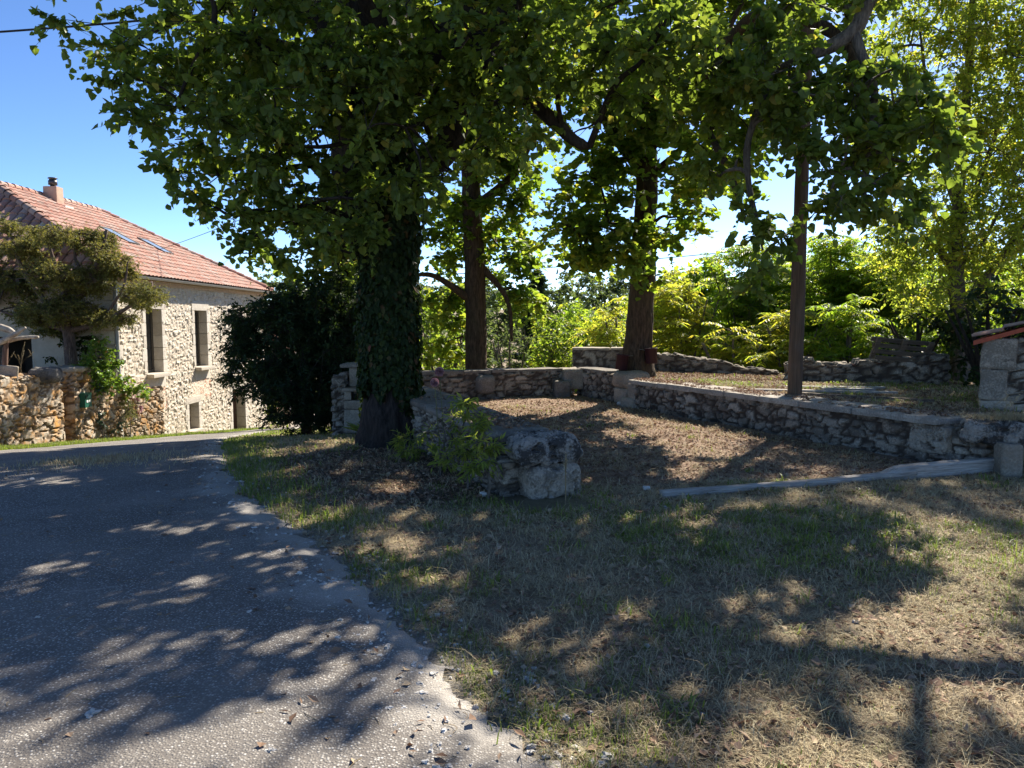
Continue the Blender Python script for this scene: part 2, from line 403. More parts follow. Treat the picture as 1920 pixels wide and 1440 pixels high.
# ================================================================== MASONRY
GREY = [(.30,.25,.19), (.44,.38,.30), (.35,.28,.21), (.54,.48,.385), (.25,.205,.16), (.48,.41,.32)]
M_rub = m_stone('rubble_limestone', GREY, (.06,.045,.034), lichen=.55)
M_cream = m_stone('cream_rubble', [(.62,.53,.41), (.72,.65,.53), (.55,.45,.34), (.74,.68,.57), (.60,.50,.38)], (.66,.58,.46), lichen=.10, lc=(.3,.25,.2), bs=.8)
M_orange = m_stone('lichened_rubble', [(.50,.42,.32), (.62,.55,.45), (.42,.33,.23), (.56,.47,.36)], (.13,.09,.055), lichen=.3, orange=.85)
M_cop = m_stone('coping_stone', [(.20,.175,.145), (.27,.24,.20), (.23,.20,.165)], (.05,.045,.04), lichen=.42, lc=(.07,.065,.06))
M_block = m_stone('weathered_block', [(.30,.28,.25), (.36,.33,.29)], (.05,.045,.04), lichen=.9, lc=(.03,.028,.027), bs=1.0, ls=5.0)
M_dress = m_stone('dressed_limestone', [(.40,.34,.26), (.48,.42,.33), (.35,.29,.22)], (.2,.16,.12), lichen=.4, lc=(.12,.10,.08), bs=.5)
M_quoin = m_stone('house_quoin', [(.66,.60,.51), (.74,.69,.60), (.60,.54,.45)], (.3,.26,.2), lichen=.12, lc=(.35,.3,.25), bs=.3)
M_dark = m_plain('void_shade', (.012,.011,.010), .9)

def masonry(p0, p1, th, zb0, zb1, zt0, zt1, cell=(.22,.22,.12), res=.026, disp=.045, seed=1, rag=0.0, jit=.85, round_=0.0, joint=(.04,.16)):
    """rubble wall arrays between plan points; bottoms zb*, tops zt*"""
    p0 = np.array(p0, float); p1 = np.array(p1, float); L = np.linalg.norm(p1-p0); d = (p1-p0)/L; pr = np.array([-d[1], d[0]])
    H = max(zt0-zb0, zt1-zb1); V, F, N = boxgrid(L, th, H, res, bottom=False)
    u = V[:, 0]+L/2; t = u/L; zb = zb0+(zb1-zb0)*t; zt = zt0+(zt1-zt0)*t; f = V[:, 2]/H
    z = zb+(zt-zb)*f
    if rag:
        su = np.floor(u/cell[0]+.5*vn(np.stack([u*3, V[:, 1]*3, u*0], 1), seed)); cut = rag*(fbm(np.stack([u*.9, u*0, u*0], 1), seed+3, 2)*1.1-.15+.5*_hash(su.astype(int), su.astype(int)*0, su.astype(int)*0, seed)); z = np.minimum(z, zt-np.clip(cut, 0, rag*1.3)+.0*u+(V[:, 2] > H-1e-4)*.0)
    Q = np.stack([u, V[:, 1], V[:, 2]+.0*u], 1)
    wq = np.stack([fbm(Q*5, seed+k, 2)-.5 for k in range(3)], 1)*.07
    row = np.floor((Q[:, 2]+wq[:, 2])/cell[2])
    Q2 = Q+wq; Q2[:, 0] += row*.37*cell[0]
    F1, F2, ID, TL = voro(Q2/np.array(cell), seed, jit, True); e = F2-F1
    h = sm(joint[0], joint[1]+.06, e)*disp*(.55+.5*ID+TL*1.1)+(fbm(Q*16, seed+9, 4)-.5)*.022
    n = N.copy(); X = V[:, 0]; Y = V[:, 1]+n[:, 1]*h; X = X+n[:, 0]*h; z = z+n[:, 2]*h
    wob = (fbm(np.stack([u*.9, z*.9, u*0], 1), seed+31, 2)-.5)*.06
    Y = Y+wob
    W3 = np.stack([p0[0]+d[0]*(X+L/2)+pr[0]*Y, p0[1]+d[1]*(X+L/2)+pr[1]*Y, z], 1)
    return W3, F, {'rnd': ID, 'joint': 1-sm(joint[0], joint[1], e)}
def block(c, s, rotz=0, tilt=0, res=.03, rough=.02, seed=0, rnd=.5, edge=.05, pit=0.0):
    """weathered single stone: c = centre of base"""
    V, F, N = boxgrid(*s, res); V0 = V.copy()
    for k in range(3):   # round the edges
        pass
    h = np.array([s[0]/2, s[1]/2, s[2]/2]); Cc = V-np.array([0, 0, s[2]/2]); q = np.clip(Cc, -(h-edge), h-edge); dlt = Cc-q
    ln = np.linalg.norm(dlt, axis=1, keepdims=True); Cc = q+np.where(ln > 1e-6, dlt/np.maximum(ln, 1e-6)*np.minimum(ln, edge), 0)
    V = Cc+np.array([0, 0, s[2]/2])
    w = (fbm(V*4+seed*3.1, seed, 4)-.5)*rough*2.4+(fbm(V*17+seed, seed+4, 3)-.5)*rough*.9
    if pit: w = w-pit*sm(.55, .72, fbm(V*11+seed, seed+8, 4))
    V = V+N*w[:, None]
    if tilt: V = np.stack([V[:,0]*cos(tilt)+V[:,2]*sin(tilt), V[:,1], -V[:,0]*sin(tilt)+V[:,2]*cos(tilt)], 1)
    V = rz(V, rotz)+np.array(c)
    return V, F, {'rnd': np.full(len(V), rnd), 'joint': np.zeros(len(V))}
def coping(p0, p1, w, z0, z1, th, seed=0, slab=(.6, 1.1), res=.05, over=.0, rough=.012):
    p0 = np.array(p0, float); p1 = np.array(p1, float); L = np.linalg.norm(p1-p0); d = (p1-p0)/L; r = rng(seed); a = 0; out = []
    while a < L-.05:
        l = min(r.uniform(*slab), L-a)
        if L-a-l < .3: l = L-a
        m = (a+l/2)/L; c = p0+(p1-p0)*m
        out.append(block((c[0], c[1], z0+(z1-z0)*m), (l-.012, w+r.uniform(-.015, .015), th+r.uniform(-.006, .006)), atan2(d[1], d[0]), atan2(-(z1-z0), L), res, rough, seed*7+len(out), r.random(), .018))
        a += l
    return join(out)

# ---- left parapet, from the weathered end block back to the pillar
lw = empty('parapet_wall', (LW0[0], LW0[1], 0), 'low rubble parapet left of the dry terrace, ending nearest the viewer in a pitted grey block', 'wall')
dl = (LW1-LW0)/np.linalg.norm(LW1-LW0)
a0 = LW0+dl*.55; a1 = LW0+dl*7.9
mk('masonry', *masonry(a0, a1, .56, -.12, -.75, .46, .50, seed=4, res=.024)[:2], M_rub, lw, masonry(a0, a1, .56, -.12, -.75, .46, .50, seed=4, res=.024)[2], False)
mk('coping', *coping(LW0+dl*.52, LW0+dl*7.8, .67, .47, .51, .085, 3)[:2], M_cop, lw, coping(LW0+dl*.52, LW0+dl*7.8, .67, .47, .51, .085, 3)[2], True)
ang = atan2(dl[1], dl[0])
def sub(parent, name, arrs, mat, label=None, smooth=True):
    if len(arrs) > 2 and 'joint' in arrs[2]: smooth = False
    o = mk(name, arrs[0], arrs[1], mat, parent, arrs[2] if len(arrs) > 2 else None, smooth)
    if label: o['label'] = label
    return o
EC = LW0+dl*.24
M_base = m_stone('end_base_stone', GREY, (.07,.06,.05), lichen=.6)
e1 = block((EC[0]+.13, EC[1]+.05, .275), (.52, .64, .30), ang, 0, .015, .055, 5, .7, .145, .08)
sub(lw, 'end_stone', e1, M_block, 'pitted black and grey weathered end stone')
e2 = join([block((EC[0]+.17, EC[1]+.04, -.12), (.46, .52, .405), ang, 0, .016, .04, 16, .7, .09, .06), masonry(EC+np.array([-.02, .06]), EC+dl*.33+np.array([-.05, 0]), .52, -.1, -.1, .285, .29, cell=(.16,.16,.12), seed=15, res=.018, disp=.03)])
sub(lw, 'end_base', e2, M_base)

# ---- pillar at the far left corner, with ledge and letter slot
PX = np.array([-2.72, 13.15]); zp = float(zbase(*PX))-.15
pl = empty('stone_pillar', (PX[0], PX[1], zp), 'stone corner pillar with pale ledge and letter slot, behind the ivy covered trunk', 'pillar')
sub(pl, 'rough_side', masonry((PX[0]-.42, PX[1]+.14), (PX[0]-.22, PX[1]+.14), .72, zp, zp, .62, .64, seed=33, res=.03, disp=.05), M_rub)
st = [block((PX[0]+.12, PX[1], zp), (.66, .62, .22), 0, 0, .04, .012, 1, .2, .03),
      block((PX[0]+.12, PX[1], zp+.222), (.68, .62, .42), 0, 0, .04, .012, 2, .5, .03),
      block((PX[0]+.12, PX[1], zp+.645), (.68, .62, .16), 0, 0, .04, .012, 3, .1, .03)]
zz = zp+.81
st += [block((PX[0]-.15, PX[1], zz), (.13, .62, .15), 0, 0, .04, .006, 4, .3, .02), block((PX[0]+.26, PX[1], zz), (.38, .62, .15), 0, 0, .04, .006, 5, .4, .02),
       block((PX[0]-.04, PX[1]+.1, zz), (.14, .4, .15), 0, 0, .04, .004, 5, .4, .02)]
sub(pl, 'dressed_blocks', join(st), M_dress)
sub(pl, 'ledge', block((PX[0]+.13, PX[1]-.03, zz+.155), (.74, .70, .055), 0, 0, .03, .006, 6, .9, .015), M_dress)
sub(pl, 'upper_block', block((PX[0]+.16, PX[1]+.12, zz+.215), (.66, .40, .34), 0, 0, .04, .008, 7, .3, .02), M_dress)
sub(pl, 'cap', block((PX[0]+.1, PX[1]+.14, zz+.56), (.84, .58, .075), 0, -.03, .04, .008, 8, .5, .02), M_cop)
bxs = box((PX[0]+.02, PX[1]-.285, zz+.075), (.13, .05, .07)); sub(pl, 'slot_shade', bxs, M_dark, None, False)  # dark box, its colour is the shade inside the slot

# ---- far parapet with its corner block and step
fw = empty('parapet_wall', (LW1[0], LW1[1], 0), 'low rubble parapet across the back of the terrace, behind the two pink flower heads', 'wall')
sub(fw, 'masonry', masonry(LW1, FW1, .42, -.35, -.3, .53, .52, seed=7, res=.03), M_rub)
sub(fw, 'coping', coping(LW1+np.array([-.1, 0]), FW1-np.array([.25, .12]), .5, .53, .53, .06, 9, res=.06), M_cop)
dfw = (FW1-FW0)/np.linalg.norm(FW1-FW0)
qb = WP(912, 700, 15.3); tt = (912-790)/(1060-790.)
pq = LW1+(FW1-LW1)*.62
sub(fw, 'inset_block', block((-.56, 15.19, .10), (.42, .3, .40), atan2(dfw[1], dfw[0]), 0, .03, .012, 12, .4, .12), M_cop, 'broad smooth block set in the rubble')
sub(fw, 'corner_block', block((1.27, 16.02, .14), (.44, .60, .44), .2, 0, .03, .02, 13, .8, .05), M_dress)
sub(fw, 'step_stone', block((1.06, 15.74, -.06), (.34, .42, .40), .1, 0, .03, .025, 14, .2, .05), M_cop)
# ---- short middle parapet
MW0 = np.array([1.62, 16.05]); MW1 = np.array([2.38, 14.25]); dm = (MW1-MW0)/np.linalg.norm(MW1-MW0)
mw = empty('parapet_wall', (MW1[0], MW1[1], 0), 'short rubble parapet in front of the trunk with the dark red cans, ending in a rounded stone', 'wall')
sub(mw, 'masonry', masonry(MW0, MW1, .42, -.1, -.1, .55, .52, seed=21, res=.03), M_rub)
sub(mw, 'coping', coping(MW0, MW0+dm*1.25, .48, .555, .545, .055, 19, slab=(.5, .8)), M_cop)
sub(mw, 'end_stone', block((MW1[0]-.05, MW1[1]+.12, .30), (.62, .60, .33), atan2(dm[1], dm[0]), 0, .025, .03, 23, .9, .13), M_dress)
sub(mw, 'end_block', block((MW1[0]-.07, MW1[1]+.05, -.05), (.48, .52, .36), atan2(dm[1], dm[0]), 0, .03, .02, 24, .6, .05), M_dress)
sub(mw, 'step_stone', block((MW1[0]-.03, MW1[1]-.42, -.08), (.34, .52, .24), atan2(dm[1], dm[0])+.1, 0, .03, .02, 26, .4, .04), M_dress)
# ---- long right retaining wall
RW0 = np.array([2.43, 13.75]); RW1 = np.array([4.98, 8.3]); dr = (RW1-RW0)/np.linalg.norm(RW1-RW0); nr_ = np.array([-dr[1], dr[0]])
rw = empty('retaining_wall', (RW1[0], RW1[1], 0), 'long low rubble wall with a sunlit flat coping, in front of the wooden pole', 'wall')
sub(rw, 'masonry', masonry(RW0+nr_*.0, RW1, .44, -.1, -.1, .44, .44, seed=41, res=.024, disp=.042), M_rub)
sub(rw, 'coping', coping(RW0-dr*.06, RW1+dr*.05, .62, .44, .44, .085, 43, res=.05), m_stone('sunlit_coping', [(.42,.375,.32), (.50,.45,.385), (.45,.40,.34)], (.05,.045,.04), lichen=.35, lc=(.1,.09,.08)))  # coping colour lightened to stand in for sunlight on the wall top
sub(rw, 'end_quoin', block((RW0[0]-dr[0]*.02, RW0[1]-dr[1]*.02, -.08), (.26, .47, .515), atan2(dr[1], dr[0]), 0, .03, .015, 44, .7, .03), M_dress)
sub(rw, 'quoin', block((RW1[0]-dr[0]*.14-nr_[0]*.0, RW1[1]-dr[1]*.14, .1), (.46, .50, .335), atan2(dr[1], dr[0]), 0, .018, .035, 45, .2, .06, .04), M_rub)
LC = RW1+dr*.50+np.array([.12, -.02])
lint = block((LC[0]+.12, LC[1]-.02, .285), (1.12, .60, .25), -.52, -.0, .018, .045, 47, .3, .09, .05)
sub(rw, 'lintel_stone', lint, M_block, 'long pitted dark stone laid over the wall end like a lintel')
pp = GP(1892, 893, 0.0)
sub(rw, 'support_post', block((pp[0]+.03, pp[1]+.08, -.08), (.20, .26, .42), -.2, 0, .02, .02, 48, .8, .04), M_dress)
sub(rw, 'low_masonry', masonry(RW1-dr*.2+nr_*.05, RW1+dr*.45+nr_*.08, .34, -.1, -.1, .28, .27, seed=51, res=.025), M_rub)
top = block((LC[0]+.18, LC[1]+.42, .42), (.62, .36, .13), -.35, 0, .02, .03, 52, .6, .06, .03)
sub(rw, 'loose_slab', top, M_block)

# ---- upper garden: ruined back wall, sloping rubble wall
bw = empty('garden_wall', (3.2, 17.1, .3), 'pale rubble wall at the back of the upper garden, broken down at its right end', 'wall')
A = masonry((1.45, 17.35), (3.1, 17.15), .4, .1, .1, .93, .93, seed=61, res=.035, disp=.03, cell=(.27,.25,.16)); sub(bw, 'masonry', A, M_rub)
B = masonry((3.1, 17.13), (5.9, 16.5), .42, .1, .1, .98, .62, seed=62, res=.035, disp=.05, cell=(.27,.25,.17), rag=.14); sub(bw, 'broken_masonry', B, M_rub)
sub(bw, 'coping', coping((1.42, 17.36), (3.05, 17.16), .5, .93, .93, .06, 63), M_dress)
rb = empty('rubble_wall', (6.6, 14.4, .3), 'collapsed dark rubble wall under the leaning wooden pallet', 'wall')
sub(rb, 'masonry', masonry((5.55, 14.9), (8.3, 14.2), .5, .1, .1, .86, 1.08, seed=65, res=.035, disp=.06, cell=(.27,.25,.17), rag=.20), M_rub)
sub(rb, 'roof_tile_debris', join([block((5.9+i*.42, 14.74-i*.1, .62+.045*i), (.4, .28, .04), .2*i, .1, .05, .01, i, .5, .02) for i in range(5)]), m_plain('old_tile', (.12,.055,.04), .9))
def loose_stone(px, py, z, s, i, mat=None):
    p = GP(px, py, z); o = mk('loose_stone', *block((0, 0, -s*.25), (s*1.2, s*.9, s*.7), i*1.1, 0, s/6, s*.16, i, .5, s*.25)[:2], mat or M_dress, None, {'rnd': np.full(1, .5)} if 0 else None, True)
    o.location = p; return o
# ================================================================== HOUSE
HX = -11.4; HY0 = 21.2; HY1 = 34.2; EZ = 2.92
house = empty('stone_house', (HX, (HY0+HY1)/2, -3.6), 'large cream rubble stone house with a red canal tile hip roof and tall narrow windows', 'house')
WINS = [(23.05, 24.10, -.06, 1.98, 'tall'), (26.60, 27.66, -.06, 1.98, 'tall'), (30.05, 31.10, -.06, 1.98, 'tall')]
def hx_pix(px, Y=None):  # Y on the facade for an image column
    return HX*FPX/(px-960)
ya, yb_ = hx_pix(350), hx_pix(366)
SM = (ya-.02, ya+.78, -2.28, -1.32)
DY0, DY1 = hx_pix(432), hx_pix(465); DY1 = DY0+1.42
door_z = (-3.28, -1.18)
res = .055
ys_ = np.arange(HY0, HY1+1e-6, res); zs_ = np.arange(-4.6, EZ-.12, res)
Yg, Zg = np.meshgrid(ys_, zs_, indexing='ij'); ny, nz = Yg.shape
P = np.stack([Yg.ravel(), Zg.ravel()], 1)
wq = np.stack([fbm(np.stack([P[:,0]*3, P[:,1]*3, P[:,0]*0+k], 1), 5+k, 3)-.5 for k in range(2)], 1)*.16
brick = np.zeros(len(P))
for (y0, y1, z0, z1, _) in WINS[:2]:
    brick = np.maximum(brick, ((P[:,0]+wq[:,0]*2 > y0-.35) & (P[:,0]+wq[:,0]*2 < y1+.15) & (P[:,1]+wq[:,1]*2 < z0-.42) & (P[:,1]+wq[:,1]*2 > z0-1.25)).astype(float))
Q = np.stack([(P[:,0]+wq[:,0])/.195, P[:,0]*0+.5, (P[:,1]+wq[:,1])/.115], 1)
F1, F2, ID = voro(Q, 81, .85); e = F2-F1
h = sm(.03, .3, e)*.035*(.4+ID)+(fbm(np.stack([P[:,0]*12, P[:,1]*12, P[:,0]*0], 1), 8, 3)-.5)*.02
h = h*(1-brick*.6)
V = np.stack([HX+h, P[:,0], P[:,1]], 1)
i, j = np.meshgrid(np.arange(ny-1), np.arange(nz-1), indexing='ij'); q = (i*nz+j).ravel()
Fq = np.stack([q, q+nz, q+nz+1, q+1], 1); cen = P[Fq].mean(1)
OPEN = [w[:4] for w in WINS]+[SM, (DY0, DY1, *door_z)]
keep = np.ones(len(Fq), bool)
for (a, b, c_, d_) in OPEN: keep &= ~((cen[:,0] > a-.06) & (cen[:,0] < b+.06) & (cen[:,1] > c_-.06) & (cen[:,1] < d_+.06))
g = G('house_rubble')
pal = g.ramp(g.attr('rnd'), [(0, (.56,.48,.38)), (.3, (.66,.60,.50)), (.55, (.52,.44,.35)), (.75, (.70,.65,.55)), (1, (.60,.53,.43))])
n1 = g.noise(7, 6, .65); n2 = g.noise(30, 5, .7)
c = g.mix(g.mr(n2, .35, .65, 0, .6), pal, g.mix(1, pal, (.70,.64,.56), 'MULTIPLY'))
c = g.mix(g.attr('joint'), c, (.50,.41,.30))
mpb = g.n('ShaderNodeMapping', None, Vector=g.co(), Rotation=(pi/2, 0, pi/2)).outputs[0]
br = g.n('ShaderNodeTexBrick', None, Vector=mpb, Scale=1.0, Color1=(.50,.20,.11,1), Color2=(.60,.34,.22,1), Mortar=(.66,.55,.43,1), Mortar_Size=.012, Brick_Width=.24, Row_Height=.065)
c = g.mix(g.math('MULTIPLY', g.attr('brick'), g.mr(n1, .3, .5, .1, .9)), c, br.outputs[0])
M_house = g.fin(g.bsdf(c, .95, g.bump(g.math('ADD', n1, n2), .9, .03)))
sub(house, 'wall', (V, Fq[keep], {'rnd': ID, 'joint': 1-sm(.02, .14, e), 'brick': brick}), M_house)
# near end wall, facing the viewer, plastered, with a dark archway
WX = HX-12.0
M_plaster = m_plain('old_plaster', (.52,.43,.32), .95, 0, .35, 3, .5)
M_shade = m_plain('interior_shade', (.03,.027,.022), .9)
nw = [box(((HX-.05+WX)/2+.02, HY0+.15, -.9), (HX-WX-.1-.3, .3, 7.4))]
gy = WP(30, 660, HY0)[0]; gy2 = WP(60, 660, HY0)[0]
parts = []
# pieces either side of the archway so that it is a real hole
def bx3(x0, x1, y0, y1, z0, z1): return box(((x0+x1)/2, (y0+y1)/2, (z0+z1)/2), (x1-x0, y1-y0, z1-z0))
ax0, ax1, az = gy-.55, gy2, 1.15
parts = [bx3(WX, ax0, HY0, HY0+.35, -4.6, EZ-.1), bx3(ax1, HX-.36, HY0, HY0+.35, -4.6, EZ-.1), bx3(ax0, ax1, HY0, HY0+.35, az, EZ-.1)]
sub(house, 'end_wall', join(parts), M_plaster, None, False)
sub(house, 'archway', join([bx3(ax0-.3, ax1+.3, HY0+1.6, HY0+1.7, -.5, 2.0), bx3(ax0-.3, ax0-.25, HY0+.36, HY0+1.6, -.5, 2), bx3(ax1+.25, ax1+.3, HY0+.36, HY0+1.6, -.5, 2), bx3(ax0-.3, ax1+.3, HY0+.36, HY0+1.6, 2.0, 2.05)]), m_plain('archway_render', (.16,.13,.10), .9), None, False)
sub(house, 'back_wall', join([bx3(WX-.3, WX, HY0, HY1, -4.6, EZ), bx3(WX-.01, HX-.01, HY1-.3, HY1+.0, -4.6, EZ-.1)]), M_cream, None, False)
sub(house, 'corner_core', bx3(HX-.355, HX-.02, HY0+.0, HY0+.36, -4.6, EZ-.1), M_cream, None, False)
# quoins at the near corner
sub(house, 'corner_quoins', join([block((HX-.16, HY0+(.2 if k % 2 else .12), -1.6+k*.42), (.40, (.44 if k % 2 else .28), .41), 0, 0, .08, .006, k, (k*.37) % 1, .02) for k in range(11)]), M_quoin)
# openings
M_frame = m_plain('window_frame_paint', (.12,.105,.085), .5)
g = G('window_glass'); M_glass = g.fin(g.bsdf((.02,.025,.03), .06, None, Specular_IOR_Level=.8))
def opening(name, y0, y1, z0, z1, stones, depth=.34, sill=True):
    w = empty('window', (HX, (y0+y1)/2, z0), None)
    return w
def jambs(y0, y1, z0, z1, seed, lint=.34, depth=.36, pr=.035):
    out = []; zz = z0; k = 0; r = rng(seed)
    while zz < z1-.02:
        hh = min(.40, z1-zz)
        if z1-zz-hh < .12: hh = z1-zz
        for sgn, yy in ((-1, y0), (1, y1)):
            wd = .30 if (k+(sgn > 0)) % 2 else .19
            out.append(block((HX+pr-depth/2, yy+sgn*wd/2, zz+.003), (depth, wd, hh-.006), 0, 0, .09, .004, seed*13+len(out), r.random(), .012))
        zz += hh; k += 1
    out.append(block((HX+pr-depth/2+.003, (y0+y1)/2, z1), (depth, y1-y0+.42, lint), 0, 0, .09, .004, seed+91, .9, .012))
    return join(out)
for k, (y0, y1, z0, z1, _) in enumerate(WINS):
    w = sub(house, 'window', jambs(y0, y1, z0, z1, 100+k), M_quoin)
    sub(w, 'sill', join([block((HX+.0, (y0+y1)/2, z0-.12), (.50, y1-y0+.14, .12), 0, 0, .08, .004, 3, 1, .015), block((HX-.14, (y0+y1)/2, z0-.47), (.36, y1-y0+.24, .345), 0, 0, .1, .005, 4, .3, .015)]), M_quoin)
    x = HX-.30
    fr = [bx3(x-.03, x+.03, y0, y0+.07, z0, z1), bx3(x-.03, x+.03, y1-.07, y1, z0, z1), bx3(x-.03, x+.03, y0+.07, y1-.07, z1-.08, z1), bx3(x-.03, x+.03, y0+.07, y1-.07, z0, z0+.09), bx3(x-.028, x+.032, (y0+y1)/2-.04, (y0+y1)/2+.04, z0+.09, z1-.08)]
    sub(w, 'frame', join(fr), M_frame, None, False)
    sub(w, 'pane', bx3(x-.012, x-.004, y0+.07, y1-.07, z0+.09, z1-.08), M_glass, None, False)
w = sub(house, 'window', jambs(*SM, 140, .22), M_quoin, 'small low window with deep stone surround')
sub(w, 'sill', block((HX-.02, (SM[0]+SM[1])/2, SM[2]-.1), (.44, SM[1]-SM[0]+.2, .1), 0, 0, .08, .004, 3, 1, .015), M_quoin)
sub(w, 'shutter', bx3(HX-.33, HX-.29, SM[0], SM[1], SM[2], SM[3]), m_wood('dark_shutter', (.10,.06,.04), (.06,.04,.03)), None, False)
dd_ = sub(house, 'doorway', jambs(DY0, DY1, *door_z, 150, .26, .62), M_quoin)
M_door = m_wood('old_brown_door', (.13,.065,.04), (.07,.035,.025), (14,14,1))
dl_ = sub(house, 'door', join([bx3(HX-.40+.002*(k % 2), HX-.35+.002*(k % 2), DY0+.02+k*.23, DY0+.02+k*.23+.222, door_z[0]+.06, door_z[1]) for k in range(6)]), M_door, 'dark brown plank door', False)
sub(dl_, 'handle', box((HX-.32, DY0+1.22, door_z[0]+1.0), (.05, .03, .14)), M_frame, None, False)
sub(house, 'threshold', block((HX+.02, (DY0+DY1)/2, door_z[0]-.10), (.8, 1.75, .15), 0, 0, .1, .006, 5, .9, .02), M_quoin)
sub(house, 'brick_cornice', join([bx3(HX-.05, HX+.07, HY0, HY1, EZ-.20, EZ-.13), bx3(HX-.05, HX+.16, HY0, HY1, EZ-.13, EZ-.06)]), m_plain('cornice_brick', (.55,.40,.28), .9, 0, .5, 8, .4), None, False)
# roof
OV = .30; ex = HX+OV; hipw = 5.95; slope = .535
C1 = np.array([ex, HY0-OV, EZ]); C2 = np.array([ex, HY1+OV, EZ]); bx_ = HX-12.0-OV
R1 = np.array([ex-hipw, HY0-OV+3.75, EZ+hipw*slope]); R2 = np.array([ex-hipw, HY1+OV-3.4, EZ+hipw*slope])
C3 = np.array([bx_-.2, HY1+OV, EZ]); C4 = np.array([bx_-.2, HY0-OV, EZ])
g = G('canal_tiles')
c = g.ramp(g.attr('rnd'), [(0, (.27,.095,.065)), (.2, (.37,.15,.10)), (.4, (.46,.23,.165)), (.6, (.31,.12,.085)), (.75, (.50,.32,.25)), (.88, (.20,.10,.08)), (1, (.46,.38,.32))])
n1 = g.noise(5, 6, .7); n2 = g.noise(40, 4, .7)
c = g.mix(g.mr(n1, .42, .66, 0, .75), c, (.27,.20,.155)); c = g.mix(g.mr(n2, .4, .7, 0, .35), c, (.52,.44,.36))
c = g.mix(g.attr('joint'), c, (.06,.035,.025))
M_tile = g.fin(g.bsdf(c, .9, g.bump(n2, .4, .01)))
def roof_plane(A, B, Cc, D, pit=.245, row=.37, amp=.05, seed=1, samp=8):
    """tile field on quad A(eave start) B(eave end) C(ridge end) D(ridge start)"""
    A, B, Cc, D = [np.array(v, float) for v in (A, B, Cc, D)]
    e = B-A; L = np.linalg.norm(e); e /= L; nrm = np.cross(e, D-A); nrm /= np.linalg.norm(nrm); nrm = nrm if nrm[2] > 0 else -nrm
    up = np.cross(nrm, e); up = up if up[2] > 0 else -up; H = (D-A)@up
    u = np.arange(0, L+1e-6, pit/samp); nrows = int(H/row)+1
    vv = np.concatenate([[k*row, k*row+row*.5, (k+1)*row-.004] for k in range(nrows)]); vv = np.minimum(vv, H)
    vr = np.repeat(np.arange(nrows), 3); U, Vv = np.meshgrid(u, vv, indexing='ij'); R = np.broadcast_to(vr, U.shape)
    col = np.floor(U/pit); fr = (U/pit) % 1; hh = amp*np.sin(pi*fr)**.8 if True else 0
    cv = np.abs(np.sin(pi*fr)); tid = _hash(col.ravel().astype(int), R.ravel(), R.ravel()*0, seed).reshape(U.shape)
    lift = (1-((Vv-R*row)/row))*.035+(tid-.5)*.012
    h = amp*cv**.75+lift+.02
    Pp = A+U[..., None]*e+Vv[..., None]*up+h[..., None]*nrm
    Pf = Pp.reshape(-1, 3); nu, nv = U.shape; i, j = np.meshgrid(np.arange(nu-1), np.arange(nv-1), indexing='ij'); q = (i*nv+j).ravel()
    F = np.stack([q, q+nv, q+nv+1, q+1], 1)
    l0 = ((D-A)@e)/H; l1 = ((Cc-B)@e)/H; cu = U.ravel()[F].mean(1); cvv = Vv.ravel()[F].mean(1)
    k = (cu > l0*cvv-.0) & (cu < L+l1*cvv+.0)
    return Pf, F[k], {'rnd': tid.ravel(), 'joint': (1-sm(.05, .25, cv)).ravel()*.9}
def ridge_tiles(a, b, seed, r=.115, ln=.40):
    a = np.array(a); b = np.array(b); L = np.linalg.norm(b-a); d = (b-a)/L; n = int(L/(ln*.86)); out = []
    s = np.cross(d, [0, 0, 1.]); s /= np.linalg.norm(s); up = np.cross(s, d); R = rng(seed)
    for k in range(n):
        p = a+d*(k*L/n); q = p+d*ln; th = np.linspace(-.15, pi+.15, 7); rr0, rr1 = r*1.08, r*.9; off = R.uniform(-.01, .01)
        ring0 = p+(s*np.cos(th)[:, None]*rr0+up*(np.sin(th)[:, None]*rr0+.05+off)); ring1 = q+(s*np.cos(th)[:, None]*rr1+up*(np.sin(th)[:, None]*rr1+.035+off))
        Vv = np.vstack([ring0, ring1]); Ff = np.array([[m, m+1, m+8, m+7] for m in range(6)])
        out.append((Vv, Ff, {'rnd': np.full(14, R.random()), 'joint': np.zeros(14)}))
    return join(out)
rf = sub(house, 'roof', join([roof_plane(C1, C2, R2, R1, seed=1), roof_plane(C4, C1, R1, R1+np.array([-.01, 0, 0]), pit=.30, row=.42, amp=.075, seed=2),
    (np.array([C2-[0,0,.03], C3-[0,0,.03], R2]), np.array([[0,1,2]]), {'rnd': np.full(3, .4), 'joint': np.zeros(3)}),
    (np.array([C3, C4, R1, R2]), np.array([[0,1,2,3]]), {'rnd': np.full(4, .4), 'joint': np.zeros(4)})]), M_tile, None, False)
sub(rf, 'ridge_tiles', join([ridge_tiles(R1, R2, 1), ridge_tiles(C1+np.array([0,0,.05]), R1, 2, .14, .45), ridge_tiles(C2+np.array([0,0,.05]), R2, 3)]), M_tile, None, True)
sub(rf, 'soffit', (np.array([C1-[0,0,.05], C2-[0,0,.05], C3-[0,0,.05], C4-[0,0,.05]]), np.array([[0,3,2,1]])), m_plain('soffit_wood', (.3,.2,.13), .9), None, False)
def on_roof(px, py):
    d = ray(px, py); t = (EZ+ex*slope-EYE)/(d[2]+slope*d[0]); return np.array([0,0,EYE])+d*t
up_ = np.array([-1, 0, slope]); up_ /= np.linalg.norm(up_); nr3 = np.array([slope, 0, 1]); nr3 /= np.linalg.norm(nr3); ey = np.array([0, 1., 0])
M_sky = G('skylight_painted_sky'); M_sky = M_sky.fin(M_sky.bsdf((.24,.28,.31), .08, None, Specular_IOR_Level=1.0))  # grey-blue base colour stands in for the sky reflected in the pane
